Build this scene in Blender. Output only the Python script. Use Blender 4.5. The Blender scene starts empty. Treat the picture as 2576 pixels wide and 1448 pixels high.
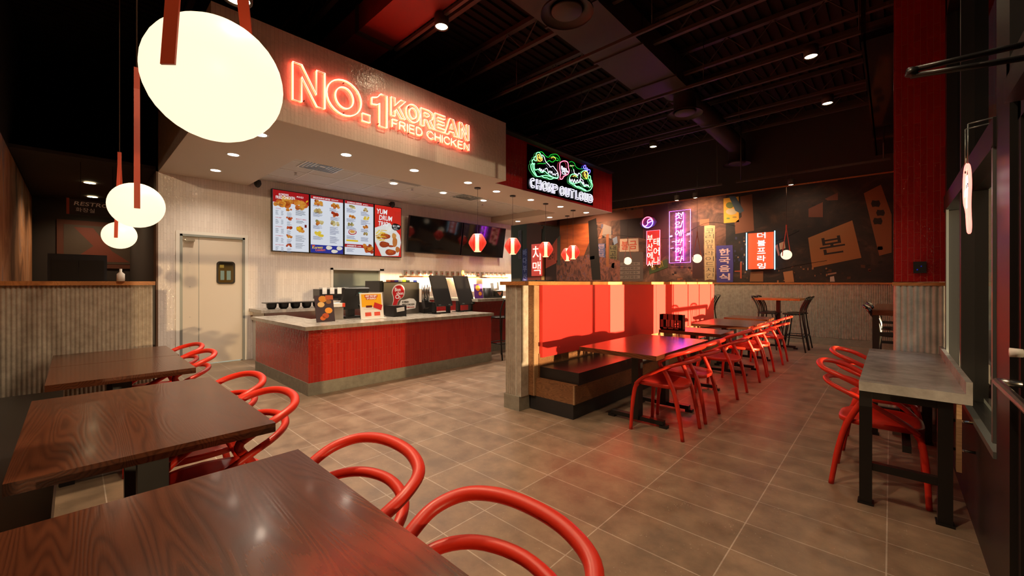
import bpy, bmesh, math, random
from mathutils import Vector, Matrix, Euler
random.seed(7)
PI=math.pi
scn=bpy.context.scene
COL=scn.collection
# ---------------------------------------------------------------- camera
F_PX=1025.0; PX=1288.0; HZ=711.0; TH=math.atan((2241-1288)/F_PX); HC=1.37
cd=bpy.data.cameras.new('camera'); cam=bpy.data.objects.new('camera',cd); COL.objects.link(cam)
cam.location=(0,0,HC); cam.rotation_euler=(PI/2,0,TH)
cd.sensor_width=36; cd.lens=36*F_PX/2576; cd.shift_y=-(724-HZ)/2576; cd.clip_start=.02; cd.clip_end=200
scn.camera=cam
# ---------------------------------------------------------------- world, sun, exposure
w=bpy.data.worlds.new('world'); scn.world=w; w.use_nodes=True
bg=w.node_tree.nodes['Background']
sky=w.node_tree.nodes.new('ShaderNodeTexSky'); sky.sky_type='NISHITA'
sky.sun_disc=False; sky.sun_elevation=math.radians(3.5); sky.sun_rotation=math.radians(98)
w.node_tree.links.new(sky.outputs[0],bg.inputs[0]); bg.inputs[1].default_value=0.9
scn.view_settings.view_transform='Standard'; scn.view_settings.look='None'; scn.view_settings.gamma=1
scn.view_settings.exposure=0.0; scn.view_settings.use_curve_mapping=False
SUN_DIR=Vector((-1,.15,-.045))
sd=bpy.data.lights.new('sun','SUN'); sd.energy=54; sd.color=(1,.72,.42); sd.angle=math.radians(.6)
so=bpy.data.objects.new('sun',sd); COL.objects.link(so); so.rotation_euler=SUN_DIR.to_track_quat('-Z','Y').to_euler()
so.location=(6,-1,2.2)
scn.cycles.use_denoising=True
try: scn.cycles.denoiser='OPENIMAGEDENOISE'
except Exception: pass
scn.cycles.max_bounces=7; scn.cycles.diffuse_bounces=4; scn.cycles.glossy_bounces=4
scn.cycles.transmission_bounces=5; scn.cycles.transparent_max_bounces=10
scn.cycles.sample_clamp_indirect=6; scn.cycles.caustics_reflective=False; scn.cycles.caustics_refractive=False
# ---------------------------------------------------------------- survey helpers: picture measurements to metres on known planes
CS,SN=math.cos(TH),math.sin(TH)
def ray(u,v):
    a=(u-PX)/F_PX; b=(HZ-v)/F_PX
    return (-SN+CS*a, CS+SN*a, b)
def onz(u,v,z):
    r=ray(u,v); t=(z-HC)/r[2]; return (r[0]*t,r[1]*t,z)
def onx(u,v,x):
    r=ray(u,v); t=x/r[0]; return (x,r[1]*t,HC+r[2]*t)
def ony(u,v,y):
    r=ray(u,v); t=y/r[1]; return (r[0]*t,y,HC+r[2]*t)
# ---------------------------------------------------------------- materials
M={}
def srgb(h):
    c=[int(h[i:i+2],16)/255 for i in (0,2,4)]
    return tuple(x/12.92 if x<=.04045 else ((x+.055)/1.055)**2.4 for x in c)
def mat(name,col,rough=.5,metal=0,emit=None,es=0,spec=.5,coat=0):
    if isinstance(col,str): col=srgb(col)
    m=bpy.data.materials.new(name); m.use_nodes=True; p=m.node_tree.nodes['Principled BSDF']
    p.inputs['Base Color'].default_value=(*col,1); p.inputs['Roughness'].default_value=rough
    p.inputs['Metallic'].default_value=metal; p.inputs['Specular IOR Level'].default_value=spec
    p.inputs['Coat Weight'].default_value=coat; p.inputs['Coat Roughness'].default_value=.08
    if emit is not None:
        if isinstance(emit,str): emit=srgb(emit)
        p.inputs['Emission Color'].default_value=(*emit,1); p.inputs['Emission Strength'].default_value=es
    M[name]=m; return m
def nd(m,t,**k):
    n=m.node_tree.nodes.new(t)
    for a,b in k.items(): setattr(n,a,b)
    return n
def ln(m,a,b): m.node_tree.links.new(a,b)
def ramp(m,fac,stops):
    r=nd(m,'ShaderNodeValToRGB'); e=r.color_ramp.elements
    e[0].position=stops[0][0]; e[0].color=(*stops[0][1],1); e[1].position=stops[-1][0]; e[1].color=(*stops[-1][1],1)
    for s in stops[1:-1]:
        x=e.new(s[0]); x.color=(*s[1],1)
    ln(m,fac,r.inputs[0]); return r.outputs[0]
def pos(m,obj=False):
    if obj: return nd(m,'ShaderNodeTexCoord').outputs['Object']
    return nd(m,'ShaderNodeNewGeometry').outputs['Position']
def mapping(m,vec,scale=(1,1,1),loc=(0,0,0),rot=(0,0,0)):
    n=nd(m,'ShaderNodeMapping'); n.inputs['Scale'].default_value=scale; n.inputs['Location'].default_value=loc; n.inputs['Rotation'].default_value=rot
    ln(m,vec,n.inputs[0]); return n.outputs[0]
def noise(m,vec,scale,detail=3,rough=.5,dist=0):
    n=nd(m,'ShaderNodeTexNoise'); n.inputs['Scale'].default_value=scale; n.inputs['Detail'].default_value=detail
    n.inputs['Roughness'].default_value=rough; n.inputs['Distortion'].default_value=dist; ln(m,vec,n.inputs['Vector']); return n
def bump(m,h,strength,dist=.01,normal=None):
    n=nd(m,'ShaderNodeBump'); n.inputs['Strength'].default_value=strength; n.inputs['Distance'].default_value=dist
    ln(m,h,n.inputs['Height'])
    if normal: ln(m,normal,n.inputs['Normal'])
    ln(m,n.outputs[0],m.node_tree.nodes['Principled BSDF'].inputs['Normal']); return n.outputs[0]
def mix(m,fac,a,b):
    n=nd(m,'ShaderNodeMix',data_type='RGBA')
    for i,v in ((0,fac),(6,a),(7,b)):
        if isinstance(v,(int,float)): n.inputs[i].default_value=v
        elif isinstance(v,tuple): n.inputs[i].default_value=(*v,1)
        else: ln(m,v,n.inputs[i])
    return n.outputs[2]
def wall_tile(name,c1,c2,mortar,tw=.04,th=.24,rough=.12,amp=.5):
    m=mat(name,c1,rough); p=m.node_tree.nodes['Principled BSDF']
    s=nd(m,'ShaderNodeSeparateXYZ'); ln(m,pos(m),s.inputs[0])
    a=nd(m,'ShaderNodeMath',operation='ADD'); ln(m,s.outputs[0],a.inputs[0]); ln(m,s.outputs[1],a.inputs[1])
    c=nd(m,'ShaderNodeCombineXYZ'); ln(m,s.outputs[2],c.inputs[0]); ln(m,a.outputs[0],c.inputs[1])
    b=nd(m,'ShaderNodeTexBrick'); b.offset=.45; ln(m,c.outputs[0],b.inputs['Vector'])
    b.inputs['Scale'].default_value=1; b.inputs['Brick Width'].default_value=th; b.inputs['Row Height'].default_value=tw
    b.inputs['Mortar Size'].default_value=.0016; b.inputs['Mortar Smooth'].default_value=.3
    b.inputs['Color1'].default_value=(*c1,1); b.inputs['Color2'].default_value=(*c2,1); b.inputs['Mortar'].default_value=(*mortar,1)
    ln(m,b.outputs[0],p.inputs['Base Color'])
    n=noise(m,c.outputs[0],22,3,.6); 
    h=nd(m,'ShaderNodeMath',operation='MULTIPLY_ADD'); ln(m,b.outputs['Fac'],h.inputs[0]); h.inputs[1].default_value=-.45; ln(m,n.outputs[0],h.inputs[2])
    bump(m,h.outputs[0],amp,.012)
    return m
wall_tile('tile_white',(.80,.73,.67),(.74,.67,.61),(.58,.51,.46))
wall_tile('tile_red',(.52,.022,.011),(.43,.016,.009),(.42,.09,.06))
wall_tile('tile_red_dark',(.36,.012,.012),(.29,.01,.01),(.34,.07,.05))
# floor
m=mat('floor_tile',(.2,.14,.1),.38); p=m.node_tree.nodes['Principled BSDF']
P0=pos(m); mp_=mapping(m,P0,loc=(.016,-2.303+.309*40,0))
b=nd(m,'ShaderNodeTexBrick'); b.offset=0; ln(m,mp_,b.inputs['Vector']); b.inputs['Scale'].default_value=1
b.inputs['Brick Width'].default_value=.592; b.inputs['Row Height'].default_value=.309; b.inputs['Mortar Size'].default_value=.0032
b.inputs['Color1'].default_value=(.315,.225,.152,1); b.inputs['Color2'].default_value=(.265,.188,.127,1); b.inputs['Mortar'].default_value=(.52,.44,.36,1)
n1=noise(m,P0,5,5,.65); c1=mix(m,ramp(m,n1.outputs[0],[(.35,(0,0,0)),(.7,(1,1,1))]),(.62,.6,.6),(1.12,1.08,1.05))
mm=nd(m,'ShaderNodeMix',data_type='RGBA',blend_type='MULTIPLY'); mm.inputs[0].default_value=1; ln(m,b.outputs[0],mm.inputs[6]); ln(m,c1,mm.inputs[7])
vo=nd(m,'ShaderNodeTexVoronoi'); vo.inputs['Scale'].default_value=45; ln(m,P0,vo.inputs['Vector'])
fl=ramp(m,vo.outputs['Distance'],[(.10,(1,1,1)),(.16,(0,0,0))]); n2=noise(m,P0,7,2); msk=ramp(m,n2.outputs[0],[(.52,(0,0,0)),(.62,(.6,.6,.6))])
mk=nd(m,'ShaderNodeMath',operation='MULTIPLY'); ln(m,fl,mk.inputs[0]); ln(m,msk,mk.inputs[1])
cc=mix(m,mk.outputs[0],mm.outputs[2],(.5,.42,.33)); ln(m,cc,p.inputs['Base Color'])
ln(m,ramp(m,n1.outputs[0],[(.3,(.32,.32,.32)),(.75,(.48,.48,.48))]),p.inputs['Roughness'])
bump(m,b.outputs['Fac'],-.3,.004)
# concrete-look, stone, woods
def speckle(name,c1,c2,rough,scale=30,bmp=.15,obj=False,sc=(1,1,1)):
    m=mat(name,c1,rough); v=mapping(m,pos(m,obj),scale=sc); n=noise(m,v,scale,6,.65)
    ln(m,ramp(m,n.outputs[0],[(.3,c2),(.7,c1)]),m.node_tree.nodes['Principled BSDF'].inputs['Base Color']); bump(m,n.outputs[0],bmp,.004); return m
speckle('flute',(.46,.40,.33),(.29,.245,.195),.75,14,.5)
speckle('flute_pale',(.62,.60,.54),(.40,.38,.34),.7,9,.4)
speckle('base_tile',(.30,.28,.22),(.20,.185,.15),.5,12)
speckle('counter_stone',(.46,.41,.35),(.27,.235,.19),.22,5,.03,sc=(1,3,1))
speckle('bar_concrete',(.40,.38,.36),(.20,.185,.175),.25,6,.03)
def wood(name,c1,c2,rough,rings=9,coat=.0,sc=(1.0,5.5,5.5)):
    m=mat(name,c1,rough,coat=coat); v=pos(m,True)
    n0=noise(m,mapping(m,v,scale=sc),.8,2,.45,.25)
    k=nd(m,'ShaderNodeMath',operation='MULTIPLY'); ln(m,n0.outputs[0],k.inputs[0]); k.inputs[1].default_value=rings*4
    f=nd(m,'ShaderNodeMath',operation='PINGPONG'); ln(m,k.outputs[0],f.inputs[0]); f.inputs[1].default_value=.5
    n=noise(m,mapping(m,v,scale=(4,120,120)),2,4,.6)
    a=nd(m,'ShaderNodeMath',operation='MULTIPLY_ADD'); ln(m,n.outputs[0],a.inputs[0]); a.inputs[1].default_value=.55; ln(m,f.outputs[0],a.inputs[2])
    c=ramp(m,a.outputs[0],[(.22,c2),(.42,tuple((x+y)/2 for x,y in zip(c1,c2))),(.62,c1)])
    nb=noise(m,mapping(m,v,scale=(1,3,3)),1.3,2)
    d=mix(m,ramp(m,nb.outputs[0],[(.35,(0,0,0)),(.7,(1,1,1))]),(.75,.70,.66),(1.1,1.1,1.1))
    mm=nd(m,'ShaderNodeMix',data_type='RGBA',blend_type='MULTIPLY'); mm.inputs[0].default_value=1; ln(m,c,mm.inputs[6]); ln(m,d,mm.inputs[7])
    ln(m,mm.outputs[2],m.node_tree.nodes['Principled BSDF'].inputs['Base Color']); bump(m,a.outputs[0],.12,.0015)
    return m
wood('table_wood',(.095,.029,.012),(.048,.014,.006),.22,rings=13,coat=.1,sc=(.45,5,5))
wood('booth_wood',(.26,.12,.05),(.14,.06,.025),.45,rings=5,sc=(3,3,16))
wood('trim_wood',(.50,.21,.065),(.36,.14,.04),.4)
wood('edge_wood',(.42,.26,.14),(.3,.18,.09),.5)
mat('vinyl_red',(.70,.035,.03),.34); bump(M['vinyl_red'],noise(M['vinyl_red'],pos(M['vinyl_red']),260,2).outputs[0],.12,.002)
mat('vinyl_black',(.010,.008,.008),.33)
mat('plinth',(.018,.017,.018),.55)
mat('chair_red',(.64,.026,.010),.38)
mat('black_metal',(.008,.007,.007),.4)
mat('black_gloss',(.006,.006,.006),.08,spec=.8)
mat('stool_black',(.010,.008,.007),.30,spec=.5)
mat('paint_soffit',(.62,.52,.43),.7)
mat('act_tile',(.62,.58,.54),.85)
mat('white_paint',(.75,.72,.66),.4)
mat('deck',(.022,.015,.011),.9,spec=.1)
mat('joist',(.06,.042,.032),.6,spec=.3)
mat('duct',(.05,.032,.025),.6,spec=.3)
mat('duct_red',(.20,.015,.01),.6)
mat('dark_wall',(.030,.020,.014),.7)
mat('rib_wall',(.13,.065,.035),.45)
mat('steel',(.55,.53,.5),.25,1)
mat('door_white',(.66,.58,.48),.32)
mat('door_frame',(.30,.33,.33),.35,.6)
mat('chrome',(.7,.7,.7),.12,1)
mat('screen_off',(.006,.006,.007),.06)
mat('plastic_black',(.012,.011,.011),.35)
mat('paper',(.8,.78,.74),.6)
mat('alum',(.22,.25,.25),.35,.7)
mat('strap',(.40,.045,.018),.45)
mat('globe',(.5,.42,.28),.4,emit=(1,.82,.555),es=1.3)
mat('lens',(.9,.9,.9),.3,emit=(1,.93,.8),es=14)
mat('lens_warm',(.9,.9,.9),.3,emit=(1,.80,.45),es=16)
mat('lantern_red',(.6,.02,.012),.5,emit=(1,.05,.025),es=.6)
mat('lantern_rib',(.5,.03,.02),.5,emit=(1,.12,.06),es=.8)
mat('lantern_core',(.9,.7,.5),.5,emit=(1,.52,.27),es=1.7)
mat('neon_red_halo',(.9,.1,.05),.3,emit=(1,.05,.018),es=26)  # strong red for the added rear tubes that throw the halo
mat('neon_red_core',(.9,.3,.2),.3,emit=(1,.40,.28),es=3.2)
mat('neon_white',(.9,.9,.9),.3,emit=(.86,.82,1),es=1.9)
mat('neon_green',(.1,.9,.2),.3,emit=(.01,1,.06),es=1.2)
mat('neon_green_lit',(.1,.9,.2),.3,emit=(.16,1,.26),es=4)
mat('neon_amber',(.9,.5,.1),.3,emit=(1,.42,.06),es=3.5)
mat('neon_blue',(.1,.1,.9),.3,emit=(.10,.08,1),es=6)
mat('neon_purple',(.6,.2,.9),.3,emit=(.62,.10,1),es=8)
mat('neon_violet_core',(.6,.2,.9),.3,emit=(.85,.35,1),es=5)
mat('neon_cyan',(.3,.8,.9),.3,emit=(.35,.8,1),es=5)
mat('neon_pink',(.9,.2,.3),.3,emit=(1,.10,.16),es=6)
mat('acrylic_red_glow',(.30,.03,.02),.3,emit=(1,.035,.04),es=.45)  # neon's red glow on the backing panels put in as emission
mat('shelf_glow',(.9,.8,.6),.3,emit=(1,.72,.35),es=9)
def glass(name,tint,refl=.12):
    m=bpy.data.materials.new(name); m.use_nodes=True; t=m.node_tree; t.nodes.clear()
    o=t.nodes.new('ShaderNodeOutputMaterial'); a=t.nodes.new('ShaderNodeBsdfTransparent'); g=t.nodes.new('ShaderNodeBsdfGlossy'); g.inputs['Roughness'].default_value=.02
    a.inputs[0].default_value=(*tint,1); lw=t.nodes.new('ShaderNodeLayerWeight'); pw=t.nodes.new('ShaderNodeMath'); pw.operation='POWER'; pw.inputs[1].default_value=5; t.links.new(lw.outputs['Facing'],pw.inputs[0]); f=t.nodes.new('ShaderNodeMath'); f.operation='MULTIPLY_ADD'; f.inputs[1].default_value=.9; f.inputs[2].default_value=.045; t.links.new(pw.outputs[0],f.inputs[0]); x=t.nodes.new('ShaderNodeMixShader')
    t.links.new(f.outputs[0],x.inputs[0]); t.links.new(a.outputs[0],x.inputs[1]); t.links.new(g.outputs[0],x.inputs[2]); t.links.new(x.outputs[0],o.inputs[0]); M[name]=m; return m
glass('window_glass',(.8,.8,.78)); glass('sun_dimming_glass',(.15,.146,.134)); glass('door_glass',(.02,.019,.017)); glass('sun_blocking_glass',(.012,.012,.012)); glass('glass_cup',(.86,.85,.82)); glass('acrylic',(.9,.88,.87)); glass('acrylic_dark',(.25,.25,.25))  # all but the clear kinds darkened to hold back the sun
def flat(h,rough=.6,es=0):
    k='c_'+h+('e' if es else '')
    if k not in M: mat(k,h if not es else '060606',rough,emit=(h if es else None),es=es*.82)
    return M[k]
# ---------------------------------------------------------------- mesh builder
class B:
    def __init__(s): s.bm=bmesh.new(); s.mats=[]; s.mi=0; s.smooth=False
    def use(s,m,smooth=None):
        if isinstance(m,str): m=M[m]
        if m not in s.mats: s.mats.append(m)
        s.mi=s.mats.index(m)
        if smooth is not None: s.smooth=smooth
        return s
    def face(s,vs,smooth=None):
        try: f=s.bm.faces.new(vs)
        except ValueError: return None
        f.material_index=s.mi; f.smooth=s.smooth if smooth is None else smooth; return f
    def poly(s,pts):
        s.face([s.bm.verts.new(p) for p in pts],False); return s
    def box(s,x0,x1,y0,y1,z0,z1,mx=None):
        if x0>x1: x0,x1=x1,x0
        if y0>y1: y0,y1=y1,y0
        if z0>z1: z0,z1=z1,z0
        v=[Vector((x,y,z)) for x in (x0,x1) for y in (y0,y1) for z in (z0,z1)]
        if mx is not None: v=[mx@q for q in v]
        v=[s.bm.verts.new(q) for q in v]
        for f in ((0,1,3,2),(4,6,7,5),(0,4,5,1),(2,3,7,6),(0,2,6,4),(1,5,7,3)): s.face([v[i] for i in f],False)
        return s
    def prism(s,pts,off):
        off=Vector(off); a=[s.bm.verts.new(p) for p in pts]; b=[s.bm.verts.new(Vector(p)+off) for p in pts]; n=len(pts)
        s.face(a,False); s.face(b[::-1],False)
        for i in range(n): s.face([a[i],b[i],b[(i+1)%n],a[(i+1)%n]],False)
        return s
    def tube(s,pts,r,seg=8,closed=False,cap=True,flat_=1.0):
        pts=[Vector(p) for p in pts]; n=len(pts)
        rs=r if isinstance(r,(list,tuple)) else [r]*n
        rings=[]; up=None
        for i,p in enumerate(pts):
            a=pts[(i-1)%n] if (closed or i>0) else p; b_=pts[(i+1)%n] if (closed or i<n-1) else p
            t=(b_-a)
            if t.length<1e-9: t=Vector((0,0,1))
            t.normalize()
            if up is None: up=Vector((0,0,1)) if abs(t.z)<.9 else Vector((0,1,0))
            x=t.cross(up)
            if x.length<1e-4: x=t.cross(Vector((1,0,0)))
            x.normalize(); y=x.cross(t).normalized(); up=y
            rings.append([s.bm.verts.new(p+x*math.cos(2*PI*k/seg)*rs[i]+y*math.sin(2*PI*k/seg)*rs[i]*flat_) for k in range(seg)])
        m=n if closed else n-1
        for i in range(m):
            A,C=rings[i],rings[(i+1)%n]
            for k in range(seg): s.face([A[k],A[(k+1)%seg],C[(k+1)%seg],C[k]],True)
        if cap and not closed: s.face(rings[0][::-1],False); s.face(rings[-1],False)
        return s
    def cyl(s,x,y,z0,z1,r,seg=20,r2=None):
        return s.tube([(x,y,z0),(x,y,z1)],[r,r if r2 is None else r2],seg)
    def lathe(s,prof,c=(0,0,0),seg=24,a0=0,a1=2*PI,mx=None):
        full=abs(a1-a0-2*PI)<1e-6; n=seg if full else seg+1; R=[]
        for r,z in prof:
            ring=[]
            for k in range(n):
                a=a0+(a1-a0)*k/seg; q=Vector((r*math.cos(a),r*math.sin(a),z))
                if mx is not None: q=mx@q
                ring.append(s.bm.verts.new(q+Vector(c)))
            R.append(ring)
        for i in range(len(R)-1):
            for k in range(seg): s.face([R[i][k],R[i][(k+1)%n],R[i+1][(k+1)%n],R[i+1][k]],True)
        return s
    def build(s,name,parent=None,mat_=None,bevel=0,loc=None,solid=0):
        if bevel:
            es=[e for e in s.bm.edges if len(e.link_faces)==2 and e.calc_face_angle(0)>.6]
            if es: bmesh.ops.bevel(s.bm,geom=es,offset=bevel,segments=2,affect='EDGES',profile=.5)
        bmesh.ops.remove_doubles(s.bm,verts=s.bm.verts[:],dist=1e-6)
        bmesh.ops.recalc_face_normals(s.bm,faces=s.bm.faces[:])
        me=bpy.data.meshes.new(name); s.bm.to_mesh(me); s.bm.free()
        for q in (s.mats if not mat_ else [M[mat_] if isinstance(mat_,str) else mat_]): me.materials.append(q)
        o=bpy.data.objects.new(name,me); COL.objects.link(o)
        if parent: o.parent=parent
        if loc: o.location=loc
        if solid:
            md=o.modifiers.new('s','SOLIDIFY'); md.thickness=solid
        return o
def tag(o,label,cat,group=None,kind=None):
    o['label']=label; o['category']=cat
    if group: o['group']=group
    if kind: o['kind']=kind
    return o
def thing(name,label,cat,loc=(0,0,0),rz=0,group=None):
    o=bpy.data.objects.new(name,None); COL.objects.link(o); o.location=loc; o.rotation_euler=(0,0,rz); o.empty_display_size=.1
    return tag(o,label,cat,group)
def struct(o): o['kind']='structure'; return o
def copy_tree(o,loc=None,rz=None,label=None,group=None,parent=None):
    c=o.copy(); COL.objects.link(c)
    if parent: c.parent=parent
    if loc is not None: c.location=loc
    if rz is not None: c.rotation_euler=(0,0,rz)
    if label: c['label']=label
    if group: c['group']=group
    for ch in list(o.children): copy_tree(ch,parent=c)
    return c
def smooth_path(P,n=8,closed=False):
    P=[Vector(p) for p in P]; out=[]; N=len(P)
    for i in range(N if closed else N-1):
        g=lambda j:P[j%N] if closed else P[max(0,min(N-1,j))]
        a,b,c,d=g(i-1),g(i),g(i+1),g(i+2)
        for k in range(n):
            t=k/n; out.append(.5*((2*b)+(c-a)*t+(2*a-5*b+4*c-d)*t*t+(3*b-a-3*c+d)*t**3))
    if not closed: out.append(P[-1])
    return out
# frames: text/poly on a vertical plane. FX: faces +x (right = +y). FY: faces -y (right = +x)
def FX(x): return Matrix(((0,0,1,x),(1,0,0,0),(0,1,0,0),(0,0,0,1)))
def FY(y): return Matrix(((1,0,0,0),(0,0,-1,y),(0,1,0,0),(0,0,0,1)))
def text_mesh(s,outline=0,extrude=.0,offset=0,shear=0):
    c=bpy.data.curves.new('t','FONT'); c.body=s; c.resolution_u=3; c.shear=shear; c.offset=offset
    c.extrude=extrude
    if outline: c.fill_mode='NONE'; c.bevel_depth=outline; c.bevel_resolution=1; c.extrude=0
    o=bpy.data.objects.new('t',c); me=bpy.data.meshes.new_from_object(o); bpy.data.objects.remove(o); bpy.data.curves.remove(c); return me
def put_text(b,s,frame,x0,y0,x1=None,y1=None,h=None,outline=0,rot=0,extrude=.001,offset=0,shear=0,center=None):
    """text into builder b in frame; fitted to the box x0..x1,y0..y1 or to height h with left/bottom at x0,y0"""
    me=text_mesh(s,offset=offset,shear=shear)
    X=[v.co.x for v in me.vertices]; Y=[v.co.y for v in me.vertices]; bpy.data.meshes.remove(me)
    if not X: return
    ax,bx,ay,by=min(X),max(X),min(Y),max(Y); hh=max(by-ay,1e-3); ww=max(bx-ax,1e-3)
    if x1 is not None: kx=(x1-x0)/ww; ky=(y1-y0)/hh
    else: kx=ky=h/hh
    me=text_mesh(s,outline/((kx+ky)/2) if outline else 0,extrude if not outline else 0,offset,shear)
    S=Matrix.Diagonal((kx,ky,1,1))@Matrix.Translation((-ax,-ay,0))
    if outline: S=Matrix.Diagonal((kx,ky,(kx+ky)/2,1))@Matrix.Translation((-ax,-ay,0))
    T=frame@Matrix.Translation((x0,y0,0))@Matrix.Rotation(rot,4,'Z')@S
    if center: T=frame@Matrix.Translation((center[0],center[1],0))@Matrix.Rotation(rot,4,'Z')@Matrix.Translation((-ww*kx/2,-hh*ky/2,0))@S
    vs=[b.bm.verts.new(T@v.co) for v in me.vertices]
    for p in me.polygons:
        b.face([vs[i] for i in p.vertices],False)
    bpy.data.meshes.remove(me)
STROKES={'F':[[(0,0),(0,1),(.6,1)],[(0,.52),(.5,.52)]],'R':[[(0,0),(0,1),(.4,1),(.58,.93),(.62,.77),(.58,.6),(.4,.52),(0,.52)],[(.36,.52),(.66,0)]],
'I':[[(0,0),(0,1)]],'E':[[(.6,0),(0,0),(0,1),(.6,1)],[(0,.52),(.52,.52)]],'D':[[(0,0),(0,1),(.3,1),(.55,.88),(.68,.65),(.68,.35),(.55,.12),(.3,0),(0,0)]],
'C':[[(.7,.75),(.58,.93),(.38,1),(.15,.9),(0,.65),(0,.35),(.15,.1),(.38,0),(.58,.07),(.7,.25)]],'H':[[(0,0),(0,1)],[(.65,0),(.65,1)],[(0,.52),(.65,.52)]],
'K':[[(0,0),(0,1)],[(.62,1),(0,.4)],[(.2,.58),(.65,0)]],'N':[[(0,0),(0,1),(.65,0),(.65,1)]]}
def stroke_text(b,s,frame,x0,x1,y0,y1,r):
    adv=0; L=[]
    for ch in s:
        if ch==' ': adv+=.45; continue
        w=max(q[0] for st in STROKES[ch] for q in st); L.append((adv,ch)); adv+=w+.24
    k=(x1-x0)/(adv-.24)
    for a,ch in L:
        for st in STROKES[ch]: b.tube([frame@Vector((x0+(a+p[0])*k,y0+p[1]*(y1-y0),0)) for p in st],r,6)
def lamp(kind,loc,power,color,parent=None,size=.1,angle=2.2,blend=.6,rot=(0,0,0),name='lamp_light'):
    l=bpy.data.lights.new(name,kind); l.energy=power; l.color=color
    if kind=='SPOT': l.spot_size=angle; l.spot_blend=blend; l.shadow_soft_size=size
    elif kind=='AREA': l.size=size
    else: l.shadow_soft_size=size
    o=bpy.data.objects.new(name,l); COL.objects.link(o); o.location=loc; o.rotation_euler=rot
    if parent: o.parent=parent
    return o
# ================================================================= SETTING
YF=11.4; XB=-8.45; XW=.36; ZC=5.3
b=B().use('floor_tile'); b.box(-14,.5,-3.2,11.6,-.1,0); struct(b.build('floor'))
b=B().use('deck')   # ribbed roof deck, ribs along y
for i in range(96):
    x=-13.5+i*.15; b.box(x,x+.075,-3.2,11.6,ZC,ZC+.04)
b.box(-14,.6,-3.2,11.6,ZC+.04,ZC+.1); struct(b.build('ceiling'))
def flutes(b,frame,x0,x1,z0,z1,pitch=.027,amp=.0075):
    """half-round fluted tile on a frame, ridges up z, out along frame normal"""
    n=int(abs(x1-x0)/pitch); prof=[]
    for i in range(n):
        for k in range(6):
            t=k/6; prof.append((x0+(i+t)*(x1-x0)/n, amp*abs(math.sin(PI*t))**.7))
    prof.append((x1,0))
    lo=[b.bm.verts.new(frame@Vector((x,z0,d))) for x,d in prof]; hi=[b.bm.verts.new(frame@Vector((x,z1,d))) for x,d in prof]
    for i in range(len(prof)-1): b.face([lo[i],lo[i+1],hi[i+1],hi[i]],True)
# far wall
b=B().use('dark_wall'); b.box(-14,.6,YF,YF+.15,0,ZC); struct(b.build('wall_far'))
b=B().use('flute'); b.box(-8.5,.36,YF-.02,YF,.15,1.34); flutes(b,FY(YF-.02),-8.5,.36,.16,1.34,.027,.012); o=struct(b.build('trim_1'))
b=B().use('base_tile'); b.box(-8.5,.36,YF-.04,YF,0,.15); struct(b.build('baseboard_far'))
b=B().use('trim_wood'); b.box(-8.5,.36,YF-.05,YF,1.34,1.375); struct(b.build('trim_2'))
# back (menu) wall with door opening
b=B().use('tile_white')
DY0,DY1,DZ=1.17,2.08,2.17
b.box(XB-.25,XB,.905,DY0,0,3.35).box(XB-.25,XB,DY1,9.05,0,1.02).box(XB-.25,XB,DY1,3.62,1.02,3.35).box(XB-.25,XB,4.78,9.05,1.02,3.35).box(XB-.25,XB,3.62,4.78,1.66,3.35).box(XB-.25,XB,DY0,DY1,DZ,3.35)
struct(b.build('wall_back'))
b=B().use('rib_wall'); b.box(-8.75,-8.45,.905,YF,3.35,ZC)
for i in range(36):
    y=1.0+i*.3; b.box(-8.45,-8.41,y,y+.05,4.1,ZC)
struct(b.build('wall_upper'))
# window behind the counter (dark pass-through)
# soffit box: white tile fascia, red fascia
def soffit():
    b=B().use('tile_white'); b.box(-4.94,-4.82,.905,5.03,3.12,4.10); b.box(XB-.25,-4.94,.905,1.02,3.12,4.10); struct(b.build('wall_fascia'))
    b=B().use('tile_red_dark'); b.box(-5.2,-5.08,5.03,9.12,3.12,4.13); b.box(XB-.25,-5.2,9.0,9.12,3.12,4.13); struct(b.build('wall_fascia_red'))
    b=B().use('paint_soffit')
    b.box(-6.15,-4.821,.906,5.03,3.115,3.14).box(-6.15,-5.081,5.03,9.119,3.115,3.14).box(XB,-6.15,.906,2.13,3.115,3.14).box(XB,-6.15,8.2,9.119,3.115,3.14)
    b.box(-6.17,-6.15,2.13,8.2,3.14,3.27).box(XB,-6.15,2.11,2.13,3.14,3.27).box(XB,-6.15,8.2,8.22,3.14,3.27)
    struct(b.build('ceiling_soffit'))
    b=B().use('act_tile'); b.box(XB,-6.15,2.13,8.2,3.26,3.29)
    b.use('white_paint')
    for i in range(1,10):
        y=2.13+i*.61; b.box(XB,-6.15,y-.01,y+.01,3.255,3.262)
    for i in range(1,4):
        x=-6.15-i*.61; b.box(x-.01,x+.01,2.13,8.2,3.255,3.262)
    struct(b.build('ceiling_panels'))
    b=B().use('deck'); b.box(XB-.25,-4.94,1.02,9.0,4.05,4.08); struct(b.build('ceiling_soffit_top'))
soffit()
# left banquette wall with street mural, corridor
mat('dark_wall_left',(.014,.009,.007),.7)
b=B().use('dark_wall_left'); b.box(-13.2,.6,-.72,-.6,0,ZC); struct(b.build('wall_left'))
b=B().use('dark_wall'); b.box(-13.3,-13.2,-.72,1.3,0,ZC); b.box(-13.2,-8.7,.905,1.0,0,ZC) ; struct(b.build('wall_corridor'))
b=B().use('dark_wall'); b.box(-13.2,-8.7,-.6,.905,3.2,3.25); struct(b.build('ceiling_corridor'))
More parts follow.
